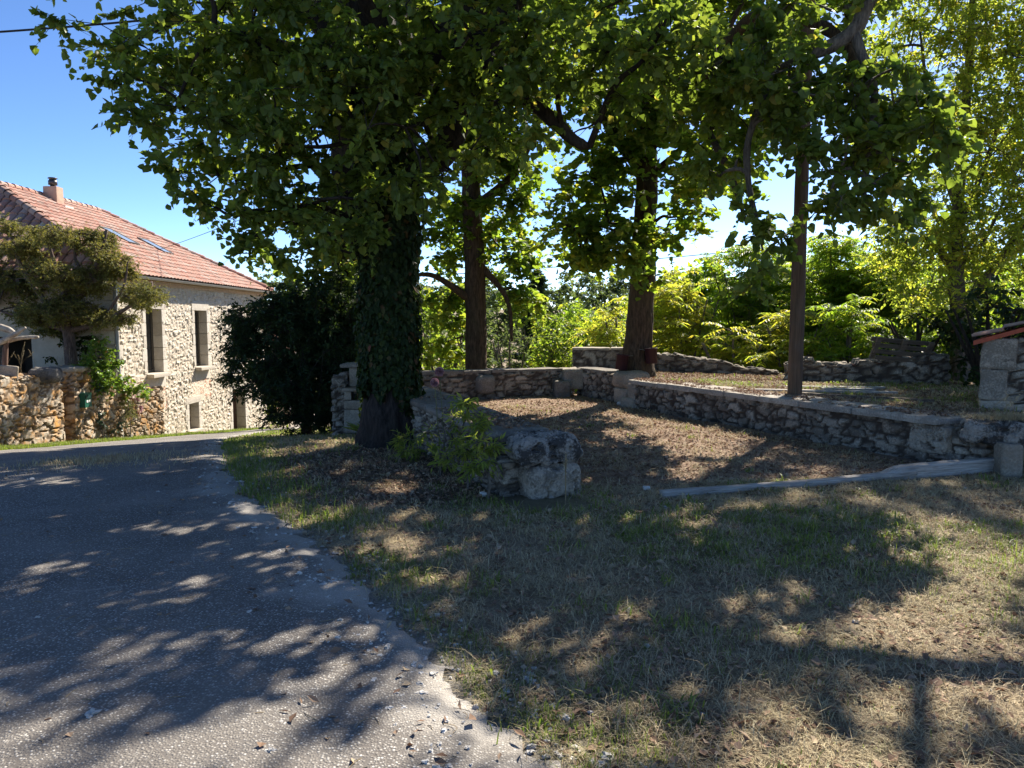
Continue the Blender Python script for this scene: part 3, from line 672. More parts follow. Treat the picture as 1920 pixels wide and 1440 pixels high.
for (px, py) in ((222, 446), (290, 465)):
    c0 = on_roof(px, py)
    def slab(cy, cu, w, h, z0, z1):
        Vs = [c0+ey*(cy+sy*w/2)+up_*(cu+sv*h/2)+nr3*zz for sy in (-1, 1) for sv in (-1, 1) for zz in (z0, z1)]
        return np.array(Vs), np.array([[0,1,3,2],[4,6,7,5],[0,4,5,1],[2,3,7,6],[0,2,6,4],[1,5,7,3]])
    sk = sub(rf, 'skylight', join([slab(-.36, 0, .05, 1.2, .02, .12), slab(.36, 0, .05, 1.2, .02, .12), slab(0, .575, .67, .05, .02, .12), slab(0, -.575, .67, .05, .02, .12)]), M_frame, None, False)
    sub(sk, 'pane', slab(0, 0, .67, 1.1, .08, .105), M_sky, None, False)
c0 = on_roof(108, 384)
c0 = np.array([R1[0]+.35, 27.6, R1[2]-.4])
for Yc in np.arange(24, 33, .05):   # the column of the photograph at which the stack stands
    if FPX*(R1[0]+.3)/Yc+960 >= 115: c0 = np.array([R1[0]+.3, Yc, R1[2]-.35]); break
ch = sub(house, 'chimney', block((c0[0], c0[1], c0[2]), (.50, .42, .72), 0, 0, .08, .008, 4, .4, .02), m_plain('chimney_render', (.52,.36,.26), .95, 0, .3, 5, .4))
sub(ch, 'flashing', box((c0[0]+.42, c0[1], c0[2]-.02), (.30, .5, .08)), m_plain('pale_mortar', (.75,.7,.62), .9), None, False)
def lathe(c, prof, n=16):
    th = np.linspace(0, 2*pi, n, endpoint=False); V = np.concatenate([np.stack([c[0]+r*np.cos(th), c[1]+r*np.sin(th), np.full(n, c[2]+z)], 1) for r, z in prof])
    i, j = np.meshgrid(np.arange(len(prof)-1), np.arange(n), indexing='ij'); j2 = (j+1) % n
    return V, np.stack([i*n+j, i*n+j2, (i+1)*n+j2, (i+1)*n+j], -1).reshape(-1, 4)
cz = c0[2]+.72
sub(ch, 'cowl', lathe((c0[0], c0[1], cz), [(.0,0),(.09,0),(.09,.07),(.15,.07),(.15,.22),(.12,.23),(.12,.27),(.0,.27)]), m_plain('dark_steel', (.09,.09,.09), .45, .6))
sub(ch, 'cowl_cap', lathe((c0[0], c0[1], cz+.30), [(0,0),(.17,0),(.14,.03),(0,.05)]), m_plain('dark_steel_cap', (.08,.08,.08), .45, .6))
M_zinc = m_plain('zinc', (.36,.36,.35), .5, .5)
th = np.linspace(0, pi, 7); prof = np.stack([np.cos(th)*.075, -np.sin(th)*.075], 1)
Vg = np.concatenate([np.stack([ex+.07+prof[:,0], np.full(7, y), EZ+.01+prof[:,1]], 1) for y in (HY0-OV, HY1+OV)]); Fg = np.array([[k, k+1, k+8, k+7] for k in range(6)])
sub(house, 'gutter', (Vg, Fg), M_zinc)
sub(house, 'downpipe', tube([(ex+.05, HY0-.05, EZ, .05), (HX+.10, HY0+.02, EZ-.35, .05), (HX+.10, HY0+.02, -.2, .05), (HX+.10, HY0+.02, -2.2, .05)], 10, 24), M_zinc)
# annexe beyond the house
an = empty('stone_annexe', (-12.0, 40, -4.4), 'low cream stone outbuilding glimpsed between the house corner and the dark bush', 'outbuilding')
ay = 38.5
sub(an, 'wall', masonry((-13.8, ay), (-11.62, ay), .4, -4.6, -4.6, .1, -.1, seed=90, res=.09, disp=.03), M_cream)
sub(an, 'side_wall', masonry((-11.62, ay+.2), (-11.62, 46), .4, -4.6, -4.9, .0, .0, seed=91, res=.1, disp=.03), M_cream)
sub(an, 'roof', join([roof_plane((-11.3, ay-.4, -.05), (-11.3, 46.3, -.05), (-14.2, 46.3, 1.1), (-14.2, ay-.4, 1.1), seed=5, samp=4)]), M_tile, None, False)
sub(an, 'window', join([bx3(-12.9, -12.35, ay-.26, ay-.20, -3.4, -1.7)]), M_frame, None, False)

# ================================================================== LEFT FRONTAGE
gw = empty('stone_wall', (-11.5, 15.5, -1.5), 'tall rubble wall with orange lichen below the driftwood arbour', 'wall')
sub(gw, 'masonry', masonry((-11.62, 6.0), (-11.62, 18.55), .5, -.9, -2.2, .62, .36, cell=(.34,.28,.19), res=.04, disp=.055, seed=71, rag=.12, joint=(.03,.11)), M_orange)
gp = empty('gate_pier_wall', (-11.5, 20.2, -2.0), 'rubble garden wall with ivy and a green letter box, running from the gate gap to the house', 'wall')
sub(gp, 'pier', masonry((-11.66, 19.1), (-11.66, 19.98), .6, -2.2, -2.3, .30, .30, cell=(.40,.4,.21), res=.035, disp=.05, seed=73, joint=(.03,.11)), M_orange)
sub(gp, 'masonry', masonry((-11.60, 19.98), (-11.30, 23.35), .42, -2.5, -2.8, -.05, -.42, cell=(.28,.26,.17), res=.035, disp=.055, seed=74, rag=.22, joint=(.03,.11)), M_orange)
sub(gp, 'cap_stone', block((-11.66, 19.52, .29), (.72, .95, .12), 0, .05, .04, .03, 75, .5, .04), M_dress)
# ================================================================== VEGETATION
M_lime = m_leaf('linden_leaf', [(0,(.065,.10,.026)),(.5,(.095,.14,.035)),(.85,(.13,.175,.042)),(1,(.24,.22,.05))], [(0,(.20,.30,.03)),(.6,(.30,.40,.04)),(.93,(.42,.50,.05)),(1,(.68,.60,.07))], .47, .5, .28)
M_maple = m_leaf('maple_leaf', [(0,(.055,.095,.02)),(.6,(.08,.13,.027)),(1,(.16,.18,.04))], [(0,(.24,.38,.03)),(.6,(.38,.52,.04)),(1,(.65,.62,.06))], .5, .55, .25)
M_ash = m_leaf('yellow_leaf', [(0,(.11,.15,.03)),(.6,(.16,.20,.04)),(1,(.26,.24,.05))], [(0,(.40,.54,.05)),(.5,(.60,.70,.07)),(.9,(.80,.80,.08)),(1,(.95,.72,.08))], .55, .55, .25)
M_sumac = m_leaf('sumac_leaf', [(0,(.08,.15,.025)),(.6,(.12,.20,.035)),(1,(.2,.25,.045))], [(0,(.28,.52,.03)),(.6,(.5,.66,.04)),(1,(.8,.72,.05))], .5, .45, .3)
M_sumacy = m_leaf('yellow_sumac_leaf', [(0,(.11,.16,.025)),(.6,(.17,.20,.035)),(1,(.28,.23,.05))], [(0,(.48,.66,.05)),(.6,(.76,.76,.06)),(1,(.92,.70,.08))], .55, .45, .3)
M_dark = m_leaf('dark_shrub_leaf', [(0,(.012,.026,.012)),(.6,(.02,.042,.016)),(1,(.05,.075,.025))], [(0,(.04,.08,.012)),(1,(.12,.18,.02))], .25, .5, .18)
M_ivy = m_leaf('ivy_leaf', [(0,(.014,.026,.007)),(.7,(.024,.042,.011)),(.9,(.045,.065,.016)),(1,(.16,.05,.03))], [(0,(.05,.1,.01)),(1,(.12,.18,.02))], .25, .5, .15)
M_jun = m_leaf('small_olive_leaf', [(0,(.10,.11,.03)),(.5,(.16,.165,.05)),(.8,(.22,.21,.065)),(1,(.34,.24,.09))], [(0,(.2,.22,.03)),(1,(.45,.38,.07))], .3, .6, .2)
M_bright = m_leaf('creeper_leaf', [(0,(.06,.13,.02)),(.6,(.10,.19,.03)),(.92,(.15,.22,.04)),(1,(.42,.12,.05))], [(0,(.2,.4,.03)),(1,(.5,.6,.05))], .35, .4, .35)
M_far = m_leaf('far_leaf', [(0,(.055,.08,.04)),(.6,(.08,.11,.05)),(1,(.13,.15,.06))], [(0,(.14,.22,.05)),(1,(.3,.36,.08))], .35, .7, .1)
M_pine = m_leaf('pine_needle', [(0,(.02,.04,.02)),(1,(.045,.07,.03))], [(0,(.04,.08,.02)),(1,(.08,.13,.03))], .2, .6, .2)
M_barkd = m_bark('dark_bark', (.014,.011,.010), (.06,.046,.038), (.045,.042,.03))
M_barkr = m_bark('red_brown_bark', (.024,.015,.009), (.12,.075,.045), (.05,.045,.025))
M_barkg = m_bark('grey_bark', (.05,.042,.035), (.20,.17,.14))

def twig_leaves(C, r, nt, nl, L, wr, shape, seed, droop=.35, flat=.7, tr=.004, up=1.0, sw=.6):
    """C cluster centres (n,3) -> leaf arrays, twig arrays"""
    R = rng(seed); n = len(C); rr = np.broadcast_to(r, n)
    D = R.normal(size=(n, nt, 3)); D[..., 2] = D[..., 2]*flat-.15; D /= np.linalg.norm(D, axis=2, keepdims=True)
    ln = rr[:, None]*R.uniform(.55, 1.25, (n, nt)); E = C[:, None]+D*ln[..., None]; E[..., 2] -= droop*ln*.5
    t = (np.arange(nl)+.6)/nl; t = t[None, None]+R.uniform(-.06, .06, (n, nt, nl))
    Pp = C[:, None, None]+D[:, :, None]*(ln[..., None]*t)[..., None]; Pp[..., 2] -= droop*(ln[..., None]*t**2)*.5
    sd = np.cross(D, [0, 0, 1.])[:, :, None]*np.where(np.arange(nl) % 2, 1, -1)[None, None, :, None]
    LD = D[:, :, None]*.5+sd*sw+R.normal(size=(n, nt, nl, 3))*.35; LD[..., 2] -= .45*R.random((n, nt, nl))
    N = R.normal(size=(n, nt, nl, 3))*.45; N[..., 2] += up
    m = n*nt*nl; LL = L*R.uniform(.45, 1.35, m)
    cr = np.repeat(R.random(n)*.5, nt*nl)
    rnd = np.clip(cr+R.random(m)*.55, 0, 1); rnd = np.where(R.random(m) < .03, 1.0, rnd*.93)
    return leaves(Pp.reshape(m, 3), LD.reshape(m, 3), N.reshape(m, 3), LL, LL*wr, shape, rnd), sticks(np.repeat(C, nt, 0), E.reshape(-1, 3), tr, tr*.35)
def fronds(C, nfr, npair, FL, L, wr, seed, lift=.35, arch=.8):
    """pinnate leaves radiating from points C"""
    R = rng(seed); n = len(C); az = R.uniform(0, 2*pi, (n, nfr)); el = R.uniform(-.1, 1.0, (n, nfr))*lift*2
    D = np.stack([np.cos(az)*np.cos(el), np.sin(az)*np.cos(el), np.sin(el)], -1); fl = FL*R.uniform(.65, 1.2, (n, nfr))
    t = (np.arange(npair)+1.5)/(npair+1.); X = C[:, None, None]+D[:, :, None]*(fl[..., None]*t)[..., None]; X[..., 2] -= arch*fl[..., None]*t**2*.5
    s = np.stack([-np.sin(az), np.cos(az), az*0], -1); out = []
    T = D[:, :, None]-np.array([0, 0, 1.])*(arch*t)[None, None, :, None]
    for sg in (-1, 1):
        LD = s[:, :, None]*sg+T*.45+R.normal(size=X.shape)*.12; LD[..., 2] -= .35
        N = np.zeros_like(X)+np.array([0, 0, 1.])+R.normal(size=X.shape)*.25; m = X.size//3
        out.append(leaves(X.reshape(m, 3), LD.reshape(m, 3), N.reshape(m, 3), L*R.uniform(.75, 1.15, m), L*wr, 'lance', np.clip(np.repeat(R.random(n*nfr)*.7, npair)+R.random(m)*.3, 0, 1)))
    E = C[:, None]+D*fl[..., None]; E[..., 2] -= arch*fl*.5
    return join(out), sticks(np.repeat(C, nfr, 0), E.reshape(-1, 3), .004, .002)
def blobpts(b, dens, R):
    """b: centre, radii -> cluster centres, more towards the shell"""
    c, r = np.array(b[:3]), np.array(b[3:6]); n = max(3, int(4.19*r.prod()*dens*(b[6] if len(b) > 6 else 1)))
    v = R.normal(size=(n, 3)); v /= np.linalg.norm(v, axis=1, keepdims=True); v *= (R.random(n)**.42)[:, None]
    v *= (1+.35*(fbm(v*2.2+c, 7, 2)-.5))[:, None]*1.05
    return c+v*r
def PB(px, py, Y, rx, ry, rd, k=1.0):
    """blob from its outline in the photograph and a real distance"""
    p = WP(px, py, Y); return (p[0], p[1], p[2], rx*Y/FPX, rd, ry*Y/FPX, k)
def branch(a, b, r0, r1, R, sag=.12):
    a = np.array(a); b = np.array(b); L = np.linalg.norm(b-a); m1 = a+(b-a)*.35+R.normal(size=3)*L*.06+[0,0,L*sag]; m2 = a+(b-a)*.7+R.normal(size=3)*L*.05+[0,0,L*sag*.8]
    return [(*a, r0), (*m1, r0*.75+r1*.25), (*m2, r0*.35+r1*.65), (*b, r1)]
def tree(name, label, cat, trunk, limbs, blobs, mats, leaf, seed, dens=6, group=None, bark=.02, sides=18, trunk_n=40, bs=(11, 11, 1.6), kind='leaf', root=True, branch_r=.05, haxis=None):
    """leaf: dict r, nt, nl, L, wr, shape"""
    R = rng(seed); base = trunk[0]; t = empty(name, base[:3], label, cat, group); tr = list(trunk)
    if root: x, y, z, r = tr[0]; tr = [(x, y, z-.25, r*1.35), (x, y, z+.02, r*1.22), (x, y, z+.30, r*1.03)]+tr[1:]
    parts = [tube(tr, sides, trunk_n, bark, bs, seed=seed)]
    sk = [catmull(np.array(tr, float), 30)[:, :3]]
    for lb in limbs:
        parts.append(tube(lb, 9, 22, bark*.5, bs, seed=seed+1)); sk.append(catmull(np.array(lb, float), 16)[:, :3])
    SK = np.concatenate(sk); SK = SK[SK[:, 2] > base[2]+.9] if (SK[:, 2] > base[2]+.9).any() else SK
    Cs = []; TW = []
    for bi, b in enumerate(blobs):
        c = np.array(b[:3]); d = np.linalg.norm((SK-c)*np.array([1, 1, 1.0])+np.maximum(0, SK[:, 2:]-c[2])*.6, axis=1); a = SK[np.argmin(d)]
        L = np.linalg.norm(c-a); loc = []
        if L > .25:
            br = branch(a, c, branch_r*(.5+min(L, 4)*.25), .015, R); parts.append(tube(br, 6, 14)); loc.append(catmull(np.array(br), 14)[4:, :3])
        pts = blobpts(b, dens, R); loc.append(c[None])
        nsub = max(2, int(len(pts)**.5*.8)); hubs = pts[R.integers(0, len(pts), nsub)]; LO = np.concatenate(loc)
        for h in hubs:
            a = LO[np.argmin(np.linalg.norm(LO-h, axis=1))]; parts.append(tube(branch(a, h, .020, .007, R, .05), 4, 7, cap=False))
        HB = np.concatenate([LO, hubs]); dd = ((pts[:, None]-HB[None])**2).sum(2); A = HB[np.argmin(dd, 1)]
        M = (A+pts)/2+R.normal(size=pts.shape)*.05; TW.append(sticks(A, M, .008, .006)); TW.append(sticks(M, pts, .006, .0035)); Cs.append(pts)
    C = np.concatenate(Cs)
    if kind == 'leaf': lf, tw = twig_leaves(C, leaf['r'], leaf['nt'], leaf['nl'], leaf['L'], leaf['wr'], leaf['shape'], seed, leaf.get('droop', .35), up=leaf.get('up', 1.0))
    else: lf, tw = fronds(C, leaf['nf'], leaf['np'], leaf['FL'], leaf['L'], leaf['wr'], seed, leaf.get('lift', .35), leaf.get('arch', .8))
    parts += TW+[tw]; V, F, At = join(parts); mk('trunk', V, F, mats[0], t, At, True)
    mk('crown', *lf[:2], mats[1], t, lf[2])
    return t

# ---- T1: the great ivy covered linden by the parapet
LIME = dict(r=.37, nt=8, nl=10, L=.093, wr=.95, shape='heart', droop=.6, up=.7)
x1, y1 = T1B; z1 = float(zg(x1, y1))
t1tr = [(x1, y1, z1, .37), (x1+.0, y1, .9, .275), (x1+.0, y1, 1.9, .265), (x1+.02, y1, 3.0, .28), (x1-.05, y1+.05, 4.2, .29), (x1-.2, y1+.1, 6.0, .26), (x1, y1, 8.2, .16), (x1+.2, y1, 10.2, .05)]
t1l = [[(x1-.1, y1, 3.9, .2), (*WP(640, 150, 9.8), .15), (*WP(520, 90, 9.3), .09), (*WP(400, 60, 8.8), .05)],
       [(x1+.1, y1, 3.4, .22), (*WP(840, 270, 9.9), .18), (*WP(900, 100, 9.6), .14), (*WP(1010, -60, 9.0), .09)],
       [(x1-.1, y1, 4.6, .2), (-3.2, 10.4, 6.3, .12), (-4.6, 10.8, 7.6, .06)],
       [(x1+.1, y1, 4.4, .2), (.2, 9.4, 6.2, .13), (1.6, 8.6, 7.2, .07)],
       [(x1, y1, 5.0, .2), (-1.8, 8.2, 6.4, .12), (-2.2, 6.6, 7.2, .06)],
       [(x1, y1, 5.0, .2), (-1.3, 12.2, 7.0, .12), (-1.0, 13.6, 8.4, .06)],
       [(*WP(900, 100, 9.6), .10), (*WP(1010, 200, 9.2), .07), (*WP(1075, 262, 9.1), .055), (*WP(1105, 275, 9.1), .02)]]
t1b = [PB(250, 80, 9.2, 110, 80, .8), PB(330, 200, 9.0, 110, 90, .9), PB(410, 330, 9.2, 105, 75, .8), PB(470, 90, 9.2, 170, 120, 1.2), PB(530, 270, 9.0, 150, 110, 1.0),
       PB(520, 400, 9.3, 110, 60, .7), PB(430, 405, 9.2, 70, 40, .5), PB(480, 440, 9.3, 50, 25, .4), PB(640, 370, 8.9, 120, 90, .8), PB(660, 130, 9.0, 140, 130, 1.0), PB(760, 240, 8.9, 120, 120, .8), PB(820, 60, 8.9, 140, 120, 1.0),
       PB(930, 190, 8.9, 110, 110, .8), PB(990, 60, 8.4, 110, 100, .8), PB(1130, 100, 8.3, 130, 105, .8), PB(1240, 60, 8.3, 110, 90, .8), PB(860, 330, 9.6, 70, 60, .5, .8), PB(640, 470, 9.8, 80, 50, .5, .8), PB(1100, -60, 8.2, 260, 90, .9, .25),
       PB(350, -60, 9.0, 240, 90, 1.0, .3), PB(750, -80, 9.0, 300, 90, 1.2, .3)]
t1b += [(-3.6, 10.2, 7.2, 2.6, 2.4, 1.6, .18), (-.2, 10.0, 7.8, 2.6, 2.6, 1.7, .18), (-1.8, 11.6, 9.4, 3.0, 2.8, 1.6, .08), (-2.0, 8.2, 7.2, 2.2, 1.2, 1.0, .2), (1.6, 8.6, 7.4, 1.8, 1.6, .9, .17), (-4.8, 11.6, 6.4, 1.6, 1.8, 1.4, .15)]
T1 = tree('ivy_clad_linden', 'huge linden tree with a thick ivy covered trunk standing beside the left parapet', 'tree', t1tr, t1l, t1b, (M_barkd, M_lime), LIME, 11, dens=9.5, bark=.045, sides=64, trunk_n=160, bs=(9, 9, 1.4))
# ivy on its trunk
R = rng(5); n = 42000; h = .15+R.random(n)**1.0*5.0; a = R.uniform(0, 2*pi, n); cv = catmull(np.array(t1tr, float), 200); iz = np.searchsorted(cv[:, 2], h).clip(0, 199)
lowcut = -.25+1.2*fbm(np.stack([a*1.3, a*0, a*0], 1), 3, 2)*(np.cos(a+.4) > -2); k = h > lowcut
cx = cv[iz]; rr = cx[:, 3]+R.random(n)**1.6*.15*(.5+fbm(np.stack([np.cos(a)*2, np.sin(a)*2, h*1.3], 1), 9, 3))
P_ = np.stack([cx[:, 0]+np.cos(a)*rr, cx[:, 1]+np.sin(a)*rr, h], 1)[k]; a = a[k]; m = len(P_)
Dv = np.stack([np.cos(a)*.25, np.sin(a)*.25, -np.ones(m)], 1)+R.normal(size=(m, 3))*.35; Nv = np.stack([np.cos(a), np.sin(a), np.full(m, .5)], 1)+R.normal(size=(m, 3))*.3
LV = leaves(P_, Dv, Nv, .07*R.uniform(.45, 1.5, m), .062, 'heart', R.random(m)*.97+(R.random(m) < .02)*.03)
iv = mk('ivy', *LV[:2], M_ivy, T1, LV[2])
st_ = []
for q in range(9):
    aa = R.uniform(0, 2*pi); st_.append(tube([(x1+cos(aa+.15*kk)*(.29 if kk else .37), y1+sin(aa+.15*kk)*(.29 if kk else .37), z1+.1+kk*.5, .02) for kk in range(7)], 5, 20, cap=False))
V, F, At = join(st_); mk('ivy_stems', V, F, M_barkr, T1, At, True)

# ---- T2: second linden behind the dark bush
x2, y2 = WP(655, 700, 17)[:2]; z2 = float(zg(x2, y2))
LIMEF = dict(r=.5, nt=6, nl=7, L=.15, wr=.95, shape='heart', droop=.6, up=.7)
tree('linden_tree', 'dark linden trunk rising behind the dark rounded bush', 'tree',
     [(x2, y2, z2, .36), (x2, y2, 1.5, .32), (x2, y2, 4, .32), (x2+.05, y2, 7, .24), (x2, y2, 10, .08)],
     [[(x2, y2, 4.4, .15), (x2-1.2, y2-.5, 5.6, .1), (x2-2.4, y2-.8, 6.5, .05)], [(x2, y2, 4, .15), (x2+1.3, y2, 5.5, .1), (x2+2.2, y2, 7, .05)], [(x2, y2, 6, .15), (x2-1.5, y2+1, 8, .08)]],
     [PB(560, 470, 16, 60, 60, .8), PB(600, 540, 16, 60, 50, .8), PB(630, 420, 16.5, 90, 90, .9), (x2, y2, 8.5, 3.4, 3.0, 2.6, .2), (x2-2, y2-.5, 6.6, 1.8, 2.0, 1.4, .25), (x2+1.8, y2, 6.6, 1.6, 1.8, 1.4, .25)],
     (M_barkd, M_lime), LIMEF, 12, dens=7.0, bark=.03, sides=40, trunk_n=100)
# ---- T3: trunk behind the far parapet
x3, y3 = WP(893, 690, 17.2)[:2]; z3 = float(zg(x3, y3))
MAP = dict(r=.40, nt=7, nl=8, L=.105, wr=1.0, shape='lobed', droop=.3, up=1.2)
tree('maple_tree', 'slim dark trunk with sunlit yellow green foliage standing behind the far parapet', 'tree',
     [(x3, y3, z3, .26), (x3+.0, y3, 1.2, .235), (x3-.03, y3, 3, .22), (x3-.10, y3, 4.6, .20), (x3-.1, y3, 6.5, .15), (x3, y3, 9, .05)],
     [[(x3, y3, 2.0, .09), (*WP(820, 520, 16.8), .06), (*WP(780, 515, 16.4), .03)], [(x3, y3, 4.2, .11), (*WP(960, 330, 17), .08), (*WP(1000, 260, 17), .04)],
      [(x3, y3, 3, .08), (*WP(950, 560, 17), .05), (*WP(960, 640, 17), .02)]],
     [PB(945, 470, 17.6, 60, 60, .9), PB(975, 555, 17.6, 45, 45, .8), PB(850, 430, 17.6, 60, 80, .9), PB(840, 560, 18, 60, 60, .9), PB(940, 390, 17, 70, 40, .9), PB(840, 640, 18.5, 50, 45, .8), PB(960, 290, 16.8, 80, 70, 1.0),
      PB(880, 250, 17, 90, 80, 1.2), PB(930, 130, 17, 140, 110, 1.4, .5), (x3, y3, 8.5, 2.6, 2.4, 2.0, .4)],
     (M_barkr, M_maple), MAP, 13, dens=12, bark=.022, sides=36, trunk_n=100)
# ---- T4: trunk with the dark red cans
x4, y4 = WP(1195, 700, 14.95)[:2]; z4 = float(zg(x4, y4))
def xa(px, py, Y=14.95): return WP(px, py, Y)
t4tr = [(x4, y4, z4, .30), (*xa(1201, 600), .245), (*xa(1206, 500), .215), (*xa(1209, 400), .21), (*xa(1212, 300), .19), (*xa(1215, 180), .16), (x4+.3, y4, 8.0, .1), (x4+.3, y4, 10.5, .04)]
T4 = tree('maple_tree', 'maple with a bare red brown trunk carrying two dark red cans, foliage in horizontal tiers', 'tree', t4tr,
     [[(*xa(1212, 330), .11), (*xa(1160, 270, 14.6), .08), (*xa(1120, 200, 14.2), .05)],
      [(*xa(1213, 280), .14), (*xa(1290, 190, 13.5), .12), (*xa(1370, 80, 11.6), .11), (*xa(1440, 25, 10.4), .09), (*xa(1560, 60, 9.2), .06), (*xa(1620, 160, 8.8), .03)],
      [(*xa(1212, 340), .09), (*xa(1265, 290, 14.4), .06), (*xa(1320, 240, 13.6), .03)],
      [(*xa(1206, 430), .06), (*xa(1140, 420, 14.6), .04), (*xa(1080, 430, 14.2), .015)],
      [(*xa(1300, 190, 13.2), .05), (*xa(1370, 330, 11), .035), (*xa(1400, 420, 10), .015)],
      [(*xa(1215, 200), .12), (3.8, 15.5, 8, .08), (4.8, 16, 9.2, .04)]],
     [PB(1080, 440, 14.6, 70, 45, .8), PB(1045, 425, 14.6, 40, 35, .6), PB(1095, 480, 14.4, 50, 30, .6), PB(1185, 460, 14.0, 50, 50, .5), PB(1280, 405, 14.2, 50, 35, .6), PB(1390, 260, 12.4, 50, 50, .6), PB(1160, 300, 14.5, 70, 50, .8), PB(1150, 420, 14.2, 60, 50, .8), PB(1130, 478, 14.3, 60, 30, .7), PB(1250, 430, 14.4, 60, 32, .7), PB(1225, 515, 14.4, 38, 28, .5, .8), PB(1125, 340, 14.6, 80, 48, .8), PB(1100, 240, 14.6, 70, 40, .7, .7),
      PB(1300, 330, 13.8, 80, 60, .9, .8), PB(1350, 300, 12.6, 70, 70, .9, .8), PB(1240, 220, 14, 110, 70, 1.2, .8), PB(1250, 120, 14, 130, 80, 1.6, .45), PB(1380, 180, 12, 110, 70, 1.1, .7), (x4+.3, y4+.3, 8.6, 3.6, 3.2, 2.2, .10), (x4-1.4, y4-1.2, 7.0, 1.8, 2.0, 1.4, .12), (x4+1.8, y4-2.4, 7.2, 2.0, 2.0, 1.2, .2), (x4+3.6, y4-.6, 8.0, 2.2, 2.2, 1.3, .15)],
     (M_barkr, M_maple), MAP, 14, dens=12.5, bark=.028, sides=48, trunk_n=160)
# ---- T5: hanging linden boughs at the right; their trunk stands right of the frame
LIMER = dict(r=.33, nt=8, nl=9, L=.10, wr=.95, shape='heart', droop=.7, up=.6)
t5b = [PB(1650, 360, 8.2, 90, 60, .6), PB(1720, 260, 8.3, 60, 80, .7), PB(1380, 120, 9.0, 90, 60, .7), PB(1480, 130, 8.6, 110, 80, .8), PB(1600, 190, 8.4, 140, 100, .9), PB(1560, 320, 8.2, 90, 80, .7), PB(1680, 300, 8.4, 90, 100, .8), PB(1620, 385, 8.2, 75, 40, .5), PB(1450, 220, 8.7, 70, 40, .5), PB(1700, 170, 8.6, 70, 80, .7, .9),
       PB(1420, 60, 9, 100, 70, .9, .6), PB(1560, 20, 9, 150, 80, 1.0, .4), PB(1400, 400, 8.9, 50, 45, .4, .45), PB(1430, 480, 8.9, 55, 60, .4, .40), PB(1350, 330, 9.2, 60, 60, .5, .5), PB(1300, 130, 9, 110, 80, .9, .7),
       (3.6, 9.4, 6.9, 1.8, 1.4, .8, .15), (6.7, 8.6, 7.6, 2.0, 2.0, 1.2, .16), (6.4, 6.4, 7.2, 1.8, 1.6, .9, .15), (4.6, 7.0, 7.4, 1.7, 1.6, .8, .14), (5.4, 9.8, 7.0, 1.8, 1.6, .8, .15)]
z5 = float(zg(9.7, 9.8))
tree('linden_tree', 'linden whose large leaved boughs hang over the wooden pole from the right', 'tree',
     [(9.7, 9.8, z5, .34), (9.6, 9.7, 2.5, .3), (9.2, 9.5, 5.0, .26), (8.8, 9.3, 7.0, .18), (8.6, 9.2, 9.3, .06)],
     [[(9.2, 9.5, 5.2, .16), (7.4, 9.0, 6.1, .13), (*WP(1700, -60, 8.7), .09), (*WP(1600, 60, 8.6), .07), (*WP(1500, 110, 8.7), .04), (*WP(1400, 150, 9), .015)],
      [(*WP(1600, 60, 8.6), .05), (*WP(1640, 180, 8.4), .035), (*WP(1620, 330, 8.3), .012)], [(*WP(1450, 130, 8.8), .035), (*WP(1400, 290, 9), .025), (*WP(1430, 470, 8.9), .008)]],
     t5b, (M_barkg, M_lime), LIMER, 15, dens=12.5, bark=.03, sides=30, trunk_n=60)
# ---- T6: tall yellowing tree at the right edge
ASH = dict(r=.42, nt=8, nl=9, L=.085, wr=.62, shape='heart', droop=.3, up=.8)
x6, y6 = WP(1800, 700, 15.8)[:2]; z6 = float(zg(x6, y6))
def x6p(px, py, Y=15.8): return WP(px, py, Y)
tree('yellowing_tree', 'tall airy tree with small yellow leaves filling the upper right corner', 'tree',
     [(x6, y6, z6, .19), (*x6p(1798, 600), .16), (*x6p(1792, 470), .13), (*x6p(1800, 330), .10), (*x6p(1815, 150), .07), (*x6p(1830, -60), .04), (x6+.2, y6, 10, .02)],
     [[(*x6p(1797, 600), .10), (*x6p(1850, 520), .08), (*x6p(1930, 400), .05), (*x6p(1990, 250), .02)], [(*x6p(1794, 520), .08), (*x6p(1740, 430), .05), (*x6p(1690, 280), .03), (*x6p(1665, 120), .015)],
      [(*x6p(1797, 430), .07), (*x6p(1850, 300), .05), (*x6p(1900, 140), .03), (*x6p(1940, -30), .015)], [(*x6p(1796, 400), .06), (*x6p(1750, 250), .04), (*x6p(1725, 60), .02)], [(*x6p(1795, 500), .05), (*x6p(1845, 450), .035), (*x6p(1905, 330), .015)]],
     [PB(1780, 60, 15.8, 90, 110, 1.2), PB(1890, 90, 15.6, 90, 130, 1.2), PB(1740, 230, 15.8, 90, 100, 1.2), PB(1870, 280, 15.8, 100, 110, 1.2), PB(1790, 400, 15.6, 120, 90, 1.2), PB(1900, 450, 15.6, 90, 90, 1.2), PB(1700, 450, 15.8, 70, 70, 1.0), PB(1680, 90, 16, 60, 80, .9, .7), PB(1980, 250, 15.8, 90, 200, 1.4, .8), PB(1850, -110, 15.8, 200, 110, 1.5, .6), PB(1760, 540, 15.6, 90, 60, 1.0)],
     (M_barkg, M_ash), ASH, 16, dens=13, bark=.012, sides=20, trunk_n=60)

